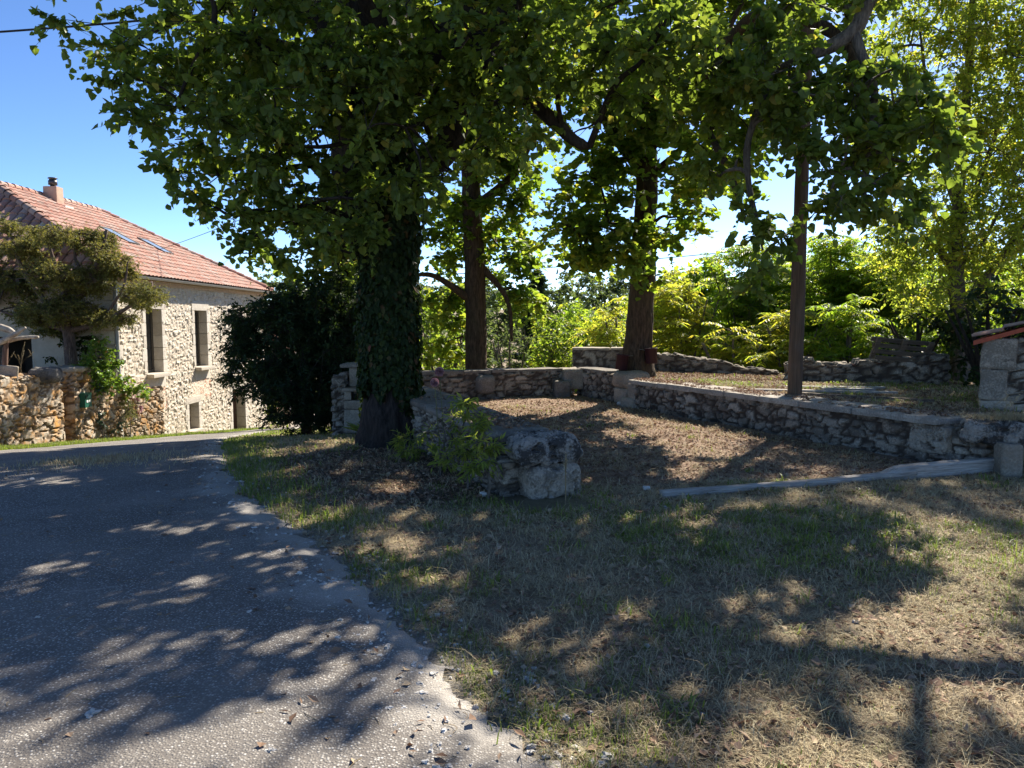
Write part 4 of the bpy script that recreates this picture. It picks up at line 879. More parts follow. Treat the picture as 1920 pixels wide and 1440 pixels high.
# ---- sumac and ailanthus thicket beyond the garden wall
SUM = dict(nf=7, np=7, FL=.62, L=.17, wr=.30, lift=.35, arch=.8)
def thicket(px, ptop, Y, wpx, mat, label, seed, pbase=None, dens=7.5, stems=5, bark=None, name='sumac_tree', cat='tree', lf=None, grp='sumac trees beyond the garden wall', rd=1.2, dz=.0):
    x, y = WP(px, 600, Y)[:2]; zb = float(zbase(x, y))-.1 if y > 17.2 or x < 1.4 else float(zg(x, y))-.05
    zt = WP(px, ptop, Y)[2]; H = zt-zb; R = rng(seed); w = wpx*Y/FPX; k = (lf or SUM)
    limbs = []; 
    for i in range(stems):
        a = R.uniform(0, 2*pi); limbs.append([(x+cos(a)*.05, y+sin(a)*.05, zb+.05+R.random()*H*.15, .045), (x+cos(a)*w*.3, y+sin(a)*.4, zb+H*.45, .033), (x+cos(a)*w*.6, y+sin(a)*.7, zb+H*.8, .015)])
    bl = []; nb = max(5, int(H*w/.8))
    for i in range(nb):
        f = (i+.5)/nb; zz = zb+H*(.20+.66*f); ww = w*(.75 if f < .75 else .5); sx = R.uniform(-1, 1)*ww*.62; bl.append((x+sx, y+R.uniform(-.5, .5)*rd, zz, w*.48, rd*.75, H*.18, 1))
    bl.append((x, y, zt-H*.10, w*.38, rd*.6, H*.10, 1))
    return tree(name, label, cat, [(x, y, zb, .06), (x+.05, y, zb+H*.4, .05), (x, y, zb+H*.85, .02)], limbs, bl, (bark or M_barkg, mat), k, seed, dens=dens, group=grp, bark=.004, sides=8, trunk_n=14, kind='frond' if lf is None else 'leaf', root=False, branch_r=.02)
thicket(1155, 560, 22, 85, M_sumacy, 'golden yellow sumac left of the trunk with the red cans', 31)
thicket(1285, 508, 20.5, 100, M_sumacy, 'golden yellow sumac just right of the trunk with the red cans', 32)
thicket(1410, 448, 21.5, 120, M_sumac, 'bright green sumac rising left of the wooden pole', 33, dens=8.5)
thicket(1375, 610, 18.6, 95, M_sumacy, 'low yellow leaved sumac just over the broken garden wall', 34)
thicket(1560, 438, 20.5, 120, M_sumac, 'bright green sumac rising just right of the wooden pole', 35, dens=8.5)
thicket(1680, 445, 19.5, 110, M_sumac, 'green sumac below the hanging linden boughs, nearer the right edge', 36, dens=8)
thicket(1590, 560, 17.6, 100, M_sumac, 'green sumac standing just behind the leaning pallet', 37, dens=9)
thicket(1490, 575, 18.4, 80, M_sumacy, 'yellow green sumac seen directly behind the wooden pole', 38)
thicket(1820, 520, 17.2, 130, M_sumac, 'dark green sumac behind the stone shed', 39, dens=9)
thicket(1960, 480, 18.0, 130, M_sumac, 'sumac at the far right edge of the thicket', 40, dens=8.5)
SHR = dict(r=.34, nt=6, nl=7, L=.085, wr=.7, shape='heart', droop=.3)
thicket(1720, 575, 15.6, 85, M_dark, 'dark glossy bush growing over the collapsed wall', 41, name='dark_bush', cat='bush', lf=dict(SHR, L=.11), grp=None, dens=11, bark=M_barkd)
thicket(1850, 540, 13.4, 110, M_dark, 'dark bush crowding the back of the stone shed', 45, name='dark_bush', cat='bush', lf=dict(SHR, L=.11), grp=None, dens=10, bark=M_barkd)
thicket(1030, 585, 24, 90, M_maple, 'rounded mid green bush beyond the far parapet', 42, name='green_bush', cat='bush', lf=dict(SHR, L=.11), grp=None, dens=7, rd=1.8)
thicket(955, 600, 21, 60, M_far, 'greyish green bush right of the slim trunk', 43, name='green_bush', cat='bush', lf=SHR, grp=None, dens=9, rd=1.4)
thicket(1085, 570, 30, 90, M_sumac, 'light green bush in the gap between the two maples', 44, name='green_bush', cat='bush', lf=dict(SHR, L=.15, r=.5), grp=None, dens=5, rd=2)
thicket(830, 560, 22, 85, M_maple, 'sunlit yellow green bush between the ivy clad trunk and the slim trunk', 46, name='green_bush', cat='bush', lf=dict(SHR, L=.12), grp=None, dens=7, rd=1.6)
for i, (px, ptop, Y, w, mt) in enumerate([(1335, 475, 25, 130, 1), (1250, 520, 27, 120, 1), (1480, 470, 24, 110, 1), (1640, 470, 24, 130, 1), (1740, 480, 22, 120, 1), (1130, 590, 26, 80, 1), (1880, 470, 21, 130, 1)]):
    thicket(px, ptop, Y, w, (M_sumacy, M_sumac)[mt], ['green sumac in the second rank, seen between the red can maple and the pole', 'leafy sumac in the second rank behind the red can maple', 'green sumac in the second rank right behind the top of the yellow shrubs', 'green sumac in the second rank right of the pole', 'green sumac in the second rank below the yellowing tree', 'small green sumac in the gap left of the red can maple', 'green sumac in the second rank above the stone shed'][i], 60+i, dens=4.2, lf=dict(SHR, L=.16, r=.45), rd=1.6)
for i, (x_, y_, zt_, w_, lab_) in enumerate([(-4.2, 25, 3.2, 2.6, 'broad green bush in the valley behind the ivy clad trunk'), (-1.6, 29, 2.6, 2.4, 'green bush further down the valley behind the slim trunk'), (1.0, 33, 2.4, 2.4, 'green bush low in the valley behind the conifer'), (-7.4, 29, 3.0, 2.6, 'broad green bush hidden behind the dark rounded bush')]):
    pxx = 960+x_/y_*FPX; pyy = 605-(zt_-EYE)/y_*FPX; thicket(pxx, pyy, y_, w_/y_*FPX*.5, M_far if i % 2 else M_maple, lab_, 90+i, name='green_bush', cat='bush', lf=dict(SHR, L=.16, r=.5), grp=None, dens=3.2, rd=1.8)
# ---- far wood: individual round trees on the opposite slope
FARL = dict(r=1.6, nt=7, nl=7, L=.62, wr=.8, shape='heart', droop=.2)
far = []
R = rng(77)
def fartree(x, y, w, H, seed, label, mat=M_far):
    z = float(zg(x, y))-.3; bl = [(x+R.uniform(-.5, .5)*w, y+R.uniform(-.5, .5)*w, z+H*(.35+.13*i), w*R.uniform(.45, .62), w*.55, H*.20, 1) for i in range(5)]
    return tree('distant_tree', label, 'tree', [(x, y, z, .3), (x, y, z+H*.7, .1)], [], bl, (M_barkg, mat), FARL, seed, dens=.085, group='distant trees on the far slope', bark=0, sides=6, trunk_n=6, root=False, branch_r=.05)
protos = [fartree(*p) for p in [(17, 150, 7, 13, 201, 'distant round tree on the skyline just left of the trunk with red cans'), (9, 140, 7, 11, 202, 'distant grey green tree on the skyline above the far parapet'), (12, 105, 6, 10, 203, 'distant green tree below the skyline in the central gap', ) ]]
for i, (x, y, s, r) in enumerate([(24, 160, 1.1, 1), (31, 150, 1.0, 2), (3, 155, .95, 3), (-6, 150, 1.0, 4), (4, 112, .9, 5), (20, 112, .85, 6), (-2, 100, .8, .5), (12, 78, .55, 1.5), (7, 66, .45, 2.5), (16, 66, .5, 4.4), (-16, 130, 1.1, 2.2), (40, 165, 1.1, 3.3), (-28, 150, 1.2, 1.3), (-42, 140, 1.2, .3), (52, 150, 1.2, 5.1), (66, 160, 1.2, 2.9), (80, 150, 1.2, 3.9), (24, 90, .9, 1.1), (33, 95, .9, 2.1), (44, 100, 1.0, 4.1), (56, 105, 1.0, .1), (68, 110, 1.0, 5.1), (80, 115, 1.1, 2.6), (30, 60, .6, 3.1), (22, 56, .5, .7)]):
    src = protos[i % 3]; c = src.copy(); COL.objects.link(c); c.location = (x, y, float(zg(x, y))-.3); c.scale = (s, s, s); c.rotation_euler = (0, 0, r)
    c['label'] = 'distant tree of the wood on the opposite slope'
    if i in (7, 8, 9): c['label'] = 'small distant tree low in the valley gap'
    for ch in src.children:
        d = ch.copy(); COL.objects.link(d); d.parent = c
# ---- conifer
def conifer(x, y, H, w, label):
    z = float(zg(x, y)); t = empty('conifer_tree', (x, y, z), label, 'tree'); mk('trunk', *tube([(x, y, z, .18), (x, y, z+H, .02)], 8, 10)[:2], M_barkd, t, {'rnd': tube([(x, y, z, .18), (x, y, z+H, .02)], 8, 10)[2]['rnd']}, True)
    R = rng(9); n = 150; f = R.random(n)**.8; a = R.uniform(0, 2*pi, n); L = w*(1-f)*R.uniform(.7, 1.1, n)+.15; zz = z+H*(.12+.88*f); A = np.stack([np.full(n, x), np.full(n, y), zz], 1); E = A+np.stack([np.cos(a)*L, np.sin(a)*L, L*.25], 1)
    tt = R.random((n, 90)); Pq = (A[:, None]+(E-A)[:, None]*tt[..., None]).reshape(-1, 3); m = len(Pq); D = np.repeat(E-A, 90, 0); D /= np.linalg.norm(D, axis=1, keepdims=True); D = D+R.normal(size=(m, 3))*.6; D[:, 2] += .2
    LV = leaves(Pq, D, R.normal(size=(m, 3)), .26, .05, 'lance', R.random(m)); mk('crown', *LV[:2], M_pine, t, LV[2]); V, F, At = sticks(A, E, .02, .006); mk('branches', V, F, M_barkd, t, At)
xc, yc = WP(1008, 540, 34)[:2]; zc = float(zg(xc, yc)); conifer(xc, yc, WP(1008, 512, 34)[2]-zc, 1.5, 'dark conifer whose pointed top shows above the bushes near the slim trunk')

# ---- the big dark rounded bush in front of the house end
BSH = dict(r=.28, nt=9, nl=9, L=.085, wr=.42, shape='lance', droop=.25, up=.5)
xb, yb2 = WP(575, 800, 15.6)[:2]; zb_ = float(zg(xb, yb2))
bb = [PB(500, 700, 15.2, 75, 60, 1.0), PB(500, 600, 15.4, 60, 50, .8), PB(462, 625, 15.3, 45, 55, .6), PB(455, 600, 15.4, 30, 35, .4), PB(570, 620, 15.4, 90, 80, 1.1), PB(620, 700, 15.3, 80, 90, 1.1), PB(560, 740, 15.0, 70, 60, 1.0), PB(640, 580, 15.8, 70, 70, 1.0), PB(470, 660, 15.2, 45, 40, .6), PB(610, 790, 15.0, 60, 40, .8), PB(560, 560, 15.8, 60, 40, .8), PB(660, 650, 15.8, 60, 80, .9)]
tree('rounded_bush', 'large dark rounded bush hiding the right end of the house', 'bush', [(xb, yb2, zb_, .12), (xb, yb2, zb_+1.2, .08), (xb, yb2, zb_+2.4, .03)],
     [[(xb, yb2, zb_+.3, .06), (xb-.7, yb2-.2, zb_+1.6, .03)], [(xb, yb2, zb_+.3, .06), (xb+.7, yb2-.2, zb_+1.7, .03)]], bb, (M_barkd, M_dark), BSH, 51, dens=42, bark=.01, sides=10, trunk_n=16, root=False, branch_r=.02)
# ---- gnarled small leaved tree on the garden wall terrace
xj, yj = -12.2, 20.3; xj = (135-960)/FPX*yj; zj = float(zg(xj, yj))
JUN = dict(r=.20, nt=9, nl=9, L=.062, wr=.5, shape='lance', droop=.05, up=.8)
def pj(px, py, Y=20.3): return WP(px, py, Y)
jb = []
for (px, py, rx, ry, k) in [(40, 470, 50, 32, 1), (100, 445, 45, 26, 1), (170, 455, 45, 30, 1), (235, 500, 35, 26, 1), (20, 530, 50, 40, 1), (90, 515, 55, 40, 1), (165, 525, 55, 40, 1), (255, 555, 48, 26, 1.1), (60, 590, 60, 30, 1), (135, 580, 60, 35, 1), (210, 600, 65, 24, 1.1), (275, 545, 28, 22, 1), (30, 430, 35, 16, .8), (-30, 520, 50, 70, 1), (115, 615, 60, 16, .9), (190, 470, 30, 22, 1)]:
    for q_ in range(2): jb.append(PB(px+R.uniform(-12, 12), py+R.uniform(-6, 6), 20.3+R.uniform(-1.0, 1.0), rx*.8, ry*.75, .55, k*.8))
tree('gnarled_tree', 'low spreading gnarled tree with tiny olive brown leaves on the garden terrace before the house', 'tree',
     [(xj, yj, zj, .17), (*pj(130, 640), .13), (*pj(122, 600), .12), (*pj(120, 540), .07)],
     [[(*pj(125, 610), .09), (*pj(80, 560), .07), (*pj(40, 500), .05), (*pj(20, 440), .02)], [(*pj(122, 600), .09), (*pj(165, 530), .07), (*pj(190, 470), .045), (*pj(200, 430), .02)],
      [(*pj(128, 620), .08), (*pj(190, 605), .06), (*pj(250, 570), .035), (*pj(290, 545), .015)], [(*pj(122, 600), .07), (*pj(110, 520), .05), (*pj(90, 450), .03), (*pj(95, 425), .015)],
      [(*pj(128, 620), .07), (*pj(60, 600), .05), (*pj(-10, 580), .03)], [(*pj(165, 530), .045), (*pj(140, 480), .03), (*pj(150, 430), .015)], [(*pj(190, 605), .035), (*pj(230, 540), .025), (*pj(240, 490), .012)]],
     jb, (m_bark('dry_bark', (.05,.035,.03), (.2,.14,.11)), M_jun), JUN, 52, dens=130, bark=.02, sides=16, trunk_n=40, root=False, branch_r=.025)
# ================================================================== GROUND COVER
M_straw = m_leaf('dry_straw', [(0,(.38,.28,.165)),(.5,(.56,.44,.27)),(.85,(.70,.58,.37)),(1,(.28,.19,.115))], [(0,(.3,.22,.12)),(1,(.5,.4,.22))], .25, .7, .15)
M_grass = m_leaf('green_grass', [(0,(.12,.13,.035)),(.5,(.17,.19,.05)),(.85,(.26,.26,.08)),(1,(.42,.35,.17))], [(0,(.16,.3,.03)),(1,(.42,.5,.06))], .4, .5, .25)
M_litter = m_leaf('leaf_litter', [(0,(.14,.085,.06)),(.4,(.26,.16,.11)),(.8,(.38,.25,.17)),(1,(.50,.38,.26))], [(0,(.15,.07,.03)),(1,(.3,.15,.08))], .15, .8, .1)
def blades(x, y, H, Wd, lean, seed, z=None, seg=2, az=None):
    R = rng(seed); n = len(x); a = R.uniform(0, 2*pi, n) if az is None else az; z = (zr(x, y) if z is None else z)-.004
    d = np.stack([np.cos(a), np.sin(a), a*0], 1); s = np.stack([-np.sin(a), np.cos(a), a*0], 1); B = np.stack([x, y, z], 1)
    up = np.array([0, 0, 1.]); V = np.zeros((n, 5, 3)); L = lean[:, None]*H[:, None]; Hc = H[:, None]*np.sqrt(np.clip(1-lean[:, None]**2, .004, 1))
    V[:, 0] = B-s*Wd[:, None]/2; V[:, 1] = B+s*Wd[:, None]/2; M = B+d*L*.42+up*Hc*.62
    V[:, 2] = M-s*Wd[:, None]*.42; V[:, 3] = M+s*Wd[:, None]*.42; V[:, 4] = B+d*L+up*Hc*(1-.35*lean[:, None])
    b = (np.arange(n)*5)[:, None]; return V.reshape(-1, 3), [b+np.array([0, 1, 3, 2]), b+np.array([2, 3, 4])], {'rnd': np.repeat(np.clip(R.random(n)*.75+fbm2(x, y, 1.3, seed, 2)*.3, 0, 1), 5)}
def scatter(n, y0, y1, seed, pw=1.0, xm=1.35):
    R = rng(seed); y = y0+(y1-y0)*R.random(n)**pw; u = R.uniform(-1, 1, n); h_ = np.where(y < 9, .85*y+1.1, .85*y); return u*h_, y
def wallclear(x, y):
    ok = ~((abs(side(LW0, LW1, x, y)) < .34) & (y > 6.15) & (y < 14.6)) & ~((abs(x-xline(y)-.08) < .30) & (y > 7.9) & (y < 14)) & ~(abs(side(FW0, FW1, x, y)) < .22) & (np.hypot(x-T1B[0], y-T1B[1]) > .45)
    return ok
def is_lawn(x, y): return (road_d(x, y) < -.02) & wallclear(x, y) & (x > -10.9)
def cover(tag_, label, n, y0, y1, seed, dens, H, Wd, lean, mat, pw=1.0):
    x, y = scatter(n, y0, y1, seed, pw); R = rng(seed+1); k = is_lawn(x, y); x, y = x[k], y[k]; k = R.random(len(x)) < dens(x, y); x, y = x[k], y[k]; m = len(x); sc = np.clip(y/5, .8, 3)
    return blades(x, y, H[0]+(H[1]-H[0])*R.random(m), Wd*sc*R.uniform(.6, 1.3, m), R.uniform(*lean, m), seed+2)
def mulchf(x, y): return sm(2.3, 1.2, np.hypot(x-T1B[0]-.5, (y-T1B[1]+1.7)*.9)+(fbm2(x, y, 1.8, 5)-.5)*1.8)
def gr(x, y): return sm(.44, .60, fbm2(x, y, .75, 41, 4))
def tuft(x, y): return sm(.50, .62, fbm2(x, y, 2.6, 61, 3))
def ter(x, y): return in_terrace(x, y).astype(float)
straw = [cover('s', '', 430000, .8, 9, 301, lambda x, y: (.95-.75*mulchf(x, y))*(1-.78*ter(x, y))*(.45+.55*sm(.3, .6, fbm2(x, y, 1.7, 91, 3))), (.025, .10), .0032, (.82, .999), M_straw, .8),
         cover('s', '', 190000, 8, 26, 311, lambda x, y: .9*(1-.8*mulchf(x, y))*(1-.7*ter(x, y))*np.where(x > xline(y), .4, 1), (.03, .09), .004, (.7, .995), M_straw, .9)]
def clumps(nc, y0, y1, seed, k, spread, H, Wd, lean, dens, pw=.8):
    x, y = scatter(nc, y0, y1, seed, pw); R = rng(seed); q = is_lawn(x, y); x, y = x[q], y[q]; q = R.random(len(x)) < dens(x, y); x, y = x[q], y[q]; m = len(x); s_ = R.uniform(.5, 1.5, m)
    X = np.repeat(x, k)+R.normal(size=m*k)*np.repeat(spread*s_, k); Y = np.repeat(y, k)+R.normal(size=m*k)*np.repeat(spread*s_, k); hh = R.uniform(*H, m*k)*np.repeat(s_, k)**.7
    return blades(X, Y, hh, Wd*np.clip(Y/5, .8, 3)*R.uniform(.6, 1.3, m*k), R.uniform(*lean, m*k), seed+2)
straw.append(clumps(7000, .8, 14, 1301, 26, .05, (.035, .11), .0034, (.6, .99), lambda x, y: (1-.8*mulchf(x, y))*(1-.6*ter(x, y))))
straw.append(clumps(1900, .8, 9, 1311, 5, .10, (.12, .26), .0024, (.85, .99), lambda x, y: (1-.8*mulchf(x, y))*(1-.8*ter(x, y))))
V, F, A = join(straw); tag(mk('dry_grass', V, F, M_straw, None, A), 'short dry straw coloured grass covering the verge and the terrace floor', None, None, 'stuff')
green_ = [cover('g', '', 400000, .8, 9, 321, lambda x, y: (1-.97*mulchf(x, y))*(1-ter(x, y)*.97)*(.03+.62*gr(x, y))*(.2+.8*tuft(x, y)), (.02, .06), .0042, (.3, .92), M_grass, .8),
          cover('g', '', 200000, 8, 27, 331, lambda x, y: (1-.9*mulchf(x, y))*(1-ter(x, y)*.97)*(.12+.6*gr(x, y))*np.where(x > xline(y), .12, 1), (.03, .10), .006, (.15, .8), M_grass, .9)]
# greener, longer grass along the road edge and at the foot of the frontage wall
R = rng(341); n = 90000; x = R.uniform(-11.25, -9.6, n); y = R.uniform(11, 33, n)**1.0; rdv = road_d(x, y); k = (rdv < .05) & (x > -11.3+.0*y); x, y = x[k], y[k]; m = len(x)
green_.append(blades(x, y, R.uniform(.05, .17, m), np.full(m, .011), R.uniform(.1, .7, m), 343))
n = 110000; y = R.uniform(5.5, 15, n); x = R.uniform(-6, 0, n); rdv = road_d(x, y); k = (rdv < .02) & (rdv > -.75) & (R.random(n) < .45*sm(-.8, -.1, rdv)) & wallclear(x, y); x, y = x[k], y[k]; m = len(x)
green_.append(blades(x, y, R.uniform(.05, .13, m), np.full(m, .007), R.uniform(.15, .8, m), 345))
green_.append(clumps(6200, .8, 14, 1321, 24, .045, (.035, .10), .0048, (.2, .9), lambda x, y: (1-.95*mulchf(x, y))*(1-.95*ter(x, y))*(.06+.7*gr(x, y))))
green_.append(clumps(640, .8, 9, 1331, 22, .05, (.05, .11), .011, (.5, .95), lambda x, y: (1-.95*mulchf(x, y))*(1-ter(x, y))*(.2+.8*gr(x, y))))
V, F, A = join(green_); tag(mk('green_grass', V, F, M_grass, None, A), 'patchy green grass growing through the dry turf', None, None, 'stuff')
# tufts of grass on the road
for i, (px, py, rx) in enumerate([(215, 868, .5)]):
    p = slope_pt(px, py); R = rng(350+i); n = 5000; x = p[0]+R.normal(size=n)*.45; y = p[1]+R.normal(size=n)*.35
    tag(mk('grass_tuft', *blades(x, y, R.uniform(.03, .12, n), np.full(n, .008), R.uniform(.2, .9, n), 352, zg(x, y)+.01)[:2], M_straw, None, {'rnd': np.repeat(R.random(n), 5)}), 'tuft of dry grass growing alone on the road near the frontage wall', 'grass tuft')
# leaf litter and mulch under the great tree, and on the terrace
R = rng(361); n = 140000; x, y = scatter(n, 2.3, 15, 362); k = wallclear(x, y) & (road_d(x, y) < -.05); x, y = x[k], y[k]; k = R.random(len(x)) < np.maximum(mulchf(x, y), .24+.5*ter(x, y)); x, y = x[k], y[k]
x2_, y2_ = R.uniform(2.6, 9, 30000), R.uniform(9, 17, 30000); k = x2_ > xline(y2_)+.4; x = np.append(x, x2_[k]); y = np.append(y, y2_[k]); nzl = zr(x, y)+.012
rx_, ry_ = R.uniform(-6, 1.5, 2600), 2.3+R.random(2600)**1.3*9; k = (road_d(rx_, ry_) > .02) & (R.random(2600) < .12+.88*sm(1.0, 0, road_d(rx_, ry_))); rx_, ry_ = rx_[k], ry_[k]
x = np.append(x, rx_); y = np.append(y, ry_); nzl = np.append(nzl, zg(rx_, ry_)+(fbm2(rx_, ry_, .9, 3, 4)-.5)*.06+.044)
for (q0, q1, wd_, zc_) in ((RW0, RW1, .26, .537), (LW0+dl*.6, LW0+dl*7.5, .30, .565)):
    tq = R.random(3200); sd_ = R.uniform(-1, 1, 3200)*wd_; dq_ = (q1-q0)/np.linalg.norm(q1-q0); kk = fbm2(tq*9, sd_*3, 1.0, 77, 3) > .46; tq, sd_ = tq[kk], sd_[kk]
    x = np.append(x, q0[0]+(q1-q0)[0]*tq-dq_[1]*sd_); y = np.append(y, q0[1]+(q1-q0)[1]*tq+dq_[0]*sd_); nzl = np.append(nzl, np.full(len(tq), zc_))
m = len(x)
a = R.uniform(0, 2*pi, m); D = np.stack([np.cos(a), np.sin(a), R.normal(size=m)*.35], 1); N = R.normal(size=(m, 3))*.45+[0, 0, 1]
LV = leaves(np.stack([x, y, nzl], 1), D, N, R.uniform(.02, .065, m), R.uniform(.01, .045, m), 'lance', R.random(m)); tag(mk('leaf_litter', *LV[:2], M_litter, None, LV[2]), 'brown dead leaves and bark mulch on the ground below the trees', None, None, 'stuff')
# clippings and twigs on the road
R = rng(371); n = 420; x = R.uniform(-5, 1.2, n); y = 2.4+R.random(n)**1.6*7; k = road_d(x, y) > .05; x, y = x[k], y[k]; cl = []
for i in range(len(x)):
    a = R.uniform(0, 2*pi); L = R.uniform(.02, .10); bnd = R.normal()*.3; z = float(zg(x[i], y[i]))+.044
    z += float((fbm2(np.array([x[i]]), np.array([y[i]]), .9, 3, 4)[0]-.5)*.06)-.006
    cl.append(tube([(x[i], y[i], z, .0014), (x[i]+cos(a)*L/2, y[i]+sin(a)*L/2, z+.004, .0013), (x[i]+cos(a+bnd)*L, y[i]+sin(a+bnd)*L, z, .0008)], 3, 4, cap=False))
V, F, A = join(cl); tag(mk('grass_clippings', V, F, M_straw, None, A), 'dry grass clippings strewn on the asphalt', None, None, 'stuff')
# pebbles along the road edge
R = rng(381); peb = []; M_peb = m_stone('white_pebble', [(.55,.53,.49), (.72,.70,.66)], (.1,.1,.1), 0, bs=.3)
ok = 0
bV, bF, bN = boxgrid(1, 1, 1, .34); bV = bV-[0, 0, .5]; bV = bV/np.linalg.norm(bV, axis=1, keepdims=True)*.5
x = R.uniform(-8, 6, 60000); y = 2.3+R.random(60000)**1.4*12; rdv = road_d(x, y); k = ((abs(rdv) < .35) & (R.random(60000) < .5)) | ((rdv > 0) & (R.random(60000) < .006)) | ((rdv < -.3) & (R.random(60000) < .004)); k &= wallclear(x, y); x, y, rdv = x[k], y[k], rdv[k]; m = len(x)
s = .004+.011*R.random(m)**2.2+.03*(R.random(m) < .012)*R.random(m); z = np.where(rdv > .15, zg(x, y)+(fbm2(x, y, .9, 3, 4)-.5)*.06+.036, zr(x, y)+.006)
Vp = np.stack([x, y, z], 1)[:, None]+(bV[None]*(1+.35*R.normal(size=(m, len(bV), 1)))*s[:, None, None]*2*np.stack([R.uniform(.7, 1.4, m), R.uniform(.7, 1.4, m), R.uniform(.4, .8, m)], 1)[:, None])
Fp = (np.arange(m)*len(bV))[:, None, None]+bF[None]
tag(mk('gravel', Vp.reshape(-1, 3), Fp.reshape(-1, 4), M_peb, None, {'rnd': np.repeat(R.random(m), len(bV)), 'joint': np.zeros(m*len(bV))}), 'pale gravel and chippings scattered along the crumbling road edge', None, None, 'stuff')

# ================================================================== THINGS
def thing_mesh(name, arrs, mat, label, cat, group=None, smooth=True):
    o = mk(name, arrs[0], arrs[1], mat, None, arrs[2] if len(arrs) > 2 else None, smooth); return tag(o, label, cat, group)
# wooden pole and its wires
M_pole = m_wood('creosoted_pole', (.15,.095,.06), (.06,.04,.026), (14,14,.6))
pb = WP(1490, 742, 10.75); zpb = float(zg(pb[0], pb[1]))-.1
top_ = (pb[0]+.02, pb[1], 7.25)
pole = empty('utility_pole', (pb[0], pb[1], zpb), 'tall weathered round wooden pole behind the right hand wall', 'pole')
sub(pole, 'shaft', tube([(pb[0], pb[1], zpb, .102), (pb[0], pb[1], 3, .094), (pb[0]+.01, pb[1], 5, .086), (*top_, .078)], 20, 60, .003, (9, 9, .8)), M_pole)
sub(pole, 'insulator', lathe((top_[0]-.12, top_[1], 7.0), [(0,0),(.05,0),(.05,.04),(.03,.05),(.045,.09),(0,.1)], 10), m_plain('porcelain', (.5,.47,.42), .3))
sub(pole, 'bracket', tube([(top_[0], top_[1], 7.0, .012), (top_[0]-.12, top_[1], 7.0, .012)], 6, 4), M_frame)
M_cab = m_plain('cable_black', (.02,.02,.022), .6)
def cable(a, b, sag, r, label, name='overhead_cable'):
    a = np.array(a); b = np.array(b); t = np.linspace(0, 1, 24)[:, None]; P_ = a+(b-a)*t; P_[:, 2] -= (4*sag*t*(1-t))[:, 0]
    thing_mesh(name, tube(np.hstack([P_, np.full((24, 1), r)]), 5, 60), M_cab, label, 'cable', 'overhead cables')
aL = WP(-260, 74, 11.5); cable(aL, (top_[0]-.12, top_[1], 7.08), .25, .016, 'twisted black cable crossing the top left corner into the linden leaves')
cable(on_roof(292, 472)+nr3*.05, (top_[0]-.1, top_[1], 6.9), .35, .010, 'thin wire rising from the roof beside the skylight into the tree')
cable(WP(330, 536, 36), WP(1560, 452, 36), .35, .022, 'thin cable passing behind the trees from the far corner of the roof')
# lying timber
ta = GP(1238, 931, .0); tb = GP(1868, 884, .0); M_tim = m_wood('grey_timber', (.50,.46,.41), (.20,.18,.16), (1, 22, 22))
tdir = (tb-ta)[:2]; TLn = np.linalg.norm(tdir); ta2 = atan2(tdir[1], tdir[0])
V, F, N = boxgrid(TLn*.72, .085, .06, .022); V[:, 0] -= TLn*.14; V[:, 2] -= .012-.07*sm(-.1, .5, V[:, 0]/TLn); V[:, 1] -= .02; N1 = N
V2_, F2_, N2_ = boxgrid(TLn*.40, .10, .145, .022); V2_[:, 0] += TLn*.31; V2_[:, 2] += -.03+.05*(V2_[:, 0]/TLn); V2_[:, 2] -= .06*sm(.08, .0, V2_[:, 0]/TLn-.11)*(V2_[:, 2] > .07); V2_[:, 0] += .05*(vn(V2_*[0, 30, 30], 3)-.5)*(V2_[:, 0] > TLn*.5)
V, F, N = np.vstack([V, V2_]), np.vstack([F, F2_+len(V)]), np.vstack([N1, N2_]); V += N*((fbm(V*np.array([2.5, 26, 26]), 7, 4)-.5)*.013+(fbm(V*np.array([6, 60, 60]), 9, 2)-.5)*.008)[:, None]; mid = (ta+tb)/2; 
tm = mk('timber_beam', V, F, M_tim, None, {'rnd': V[:, 0]*0}, True); tm.location = (mid[0], mid[1], float(zg(mid[0], mid[1]))+.01); tm.rotation_euler = (0, 0, ta2); tag(tm, 'long grey weathered timber lying on the grass with its thick end under the lintel stone', 'beam')
# two dark red cans on the maple
M_can = m_plain('dark_red_paint', (.040,.012,.014), .55, 0, .5, 9, .2)
def can(px, py, tilt, lab):
    p = WP(px, py, 14.55); e = empty('hanging_can', p, lab, 'can', 'dark red cans on the maple trunk')
    V, F = lathe((0, 0, 0), [(.0,-.15),(.115,-.15),(.12,-.14),(.12,.13),(.128,.135),(.128,.15),(.112,.15),(.112,-.1),(0,-.1)], 20); V = np.stack([V[:,0]*cos(tilt)+V[:,2]*sin(tilt), V[:,1], -V[:,0]*sin(tilt)+V[:,2]*cos(tilt)], 1)+p
    sub(e, 'body', (V, F), M_can); s_ = 1 if px < 1200 else -1
    sub(e, 'strap', tube([(p[0]+s_*.10, p[1], p[2]+.1, .008), (p[0]+s_*.17, p[1]+.06, p[2]+.12, .008), (p[0]+s_*.25, p[1]+.14, p[2]+.12, .008)], 6, 8), M_frame)
can(1166, 679, .10, 'dark red can fixed low on the left side of the maple trunk'); can(1221, 667, -.06, 'dark red can fixed higher on the right side of the maple trunk')
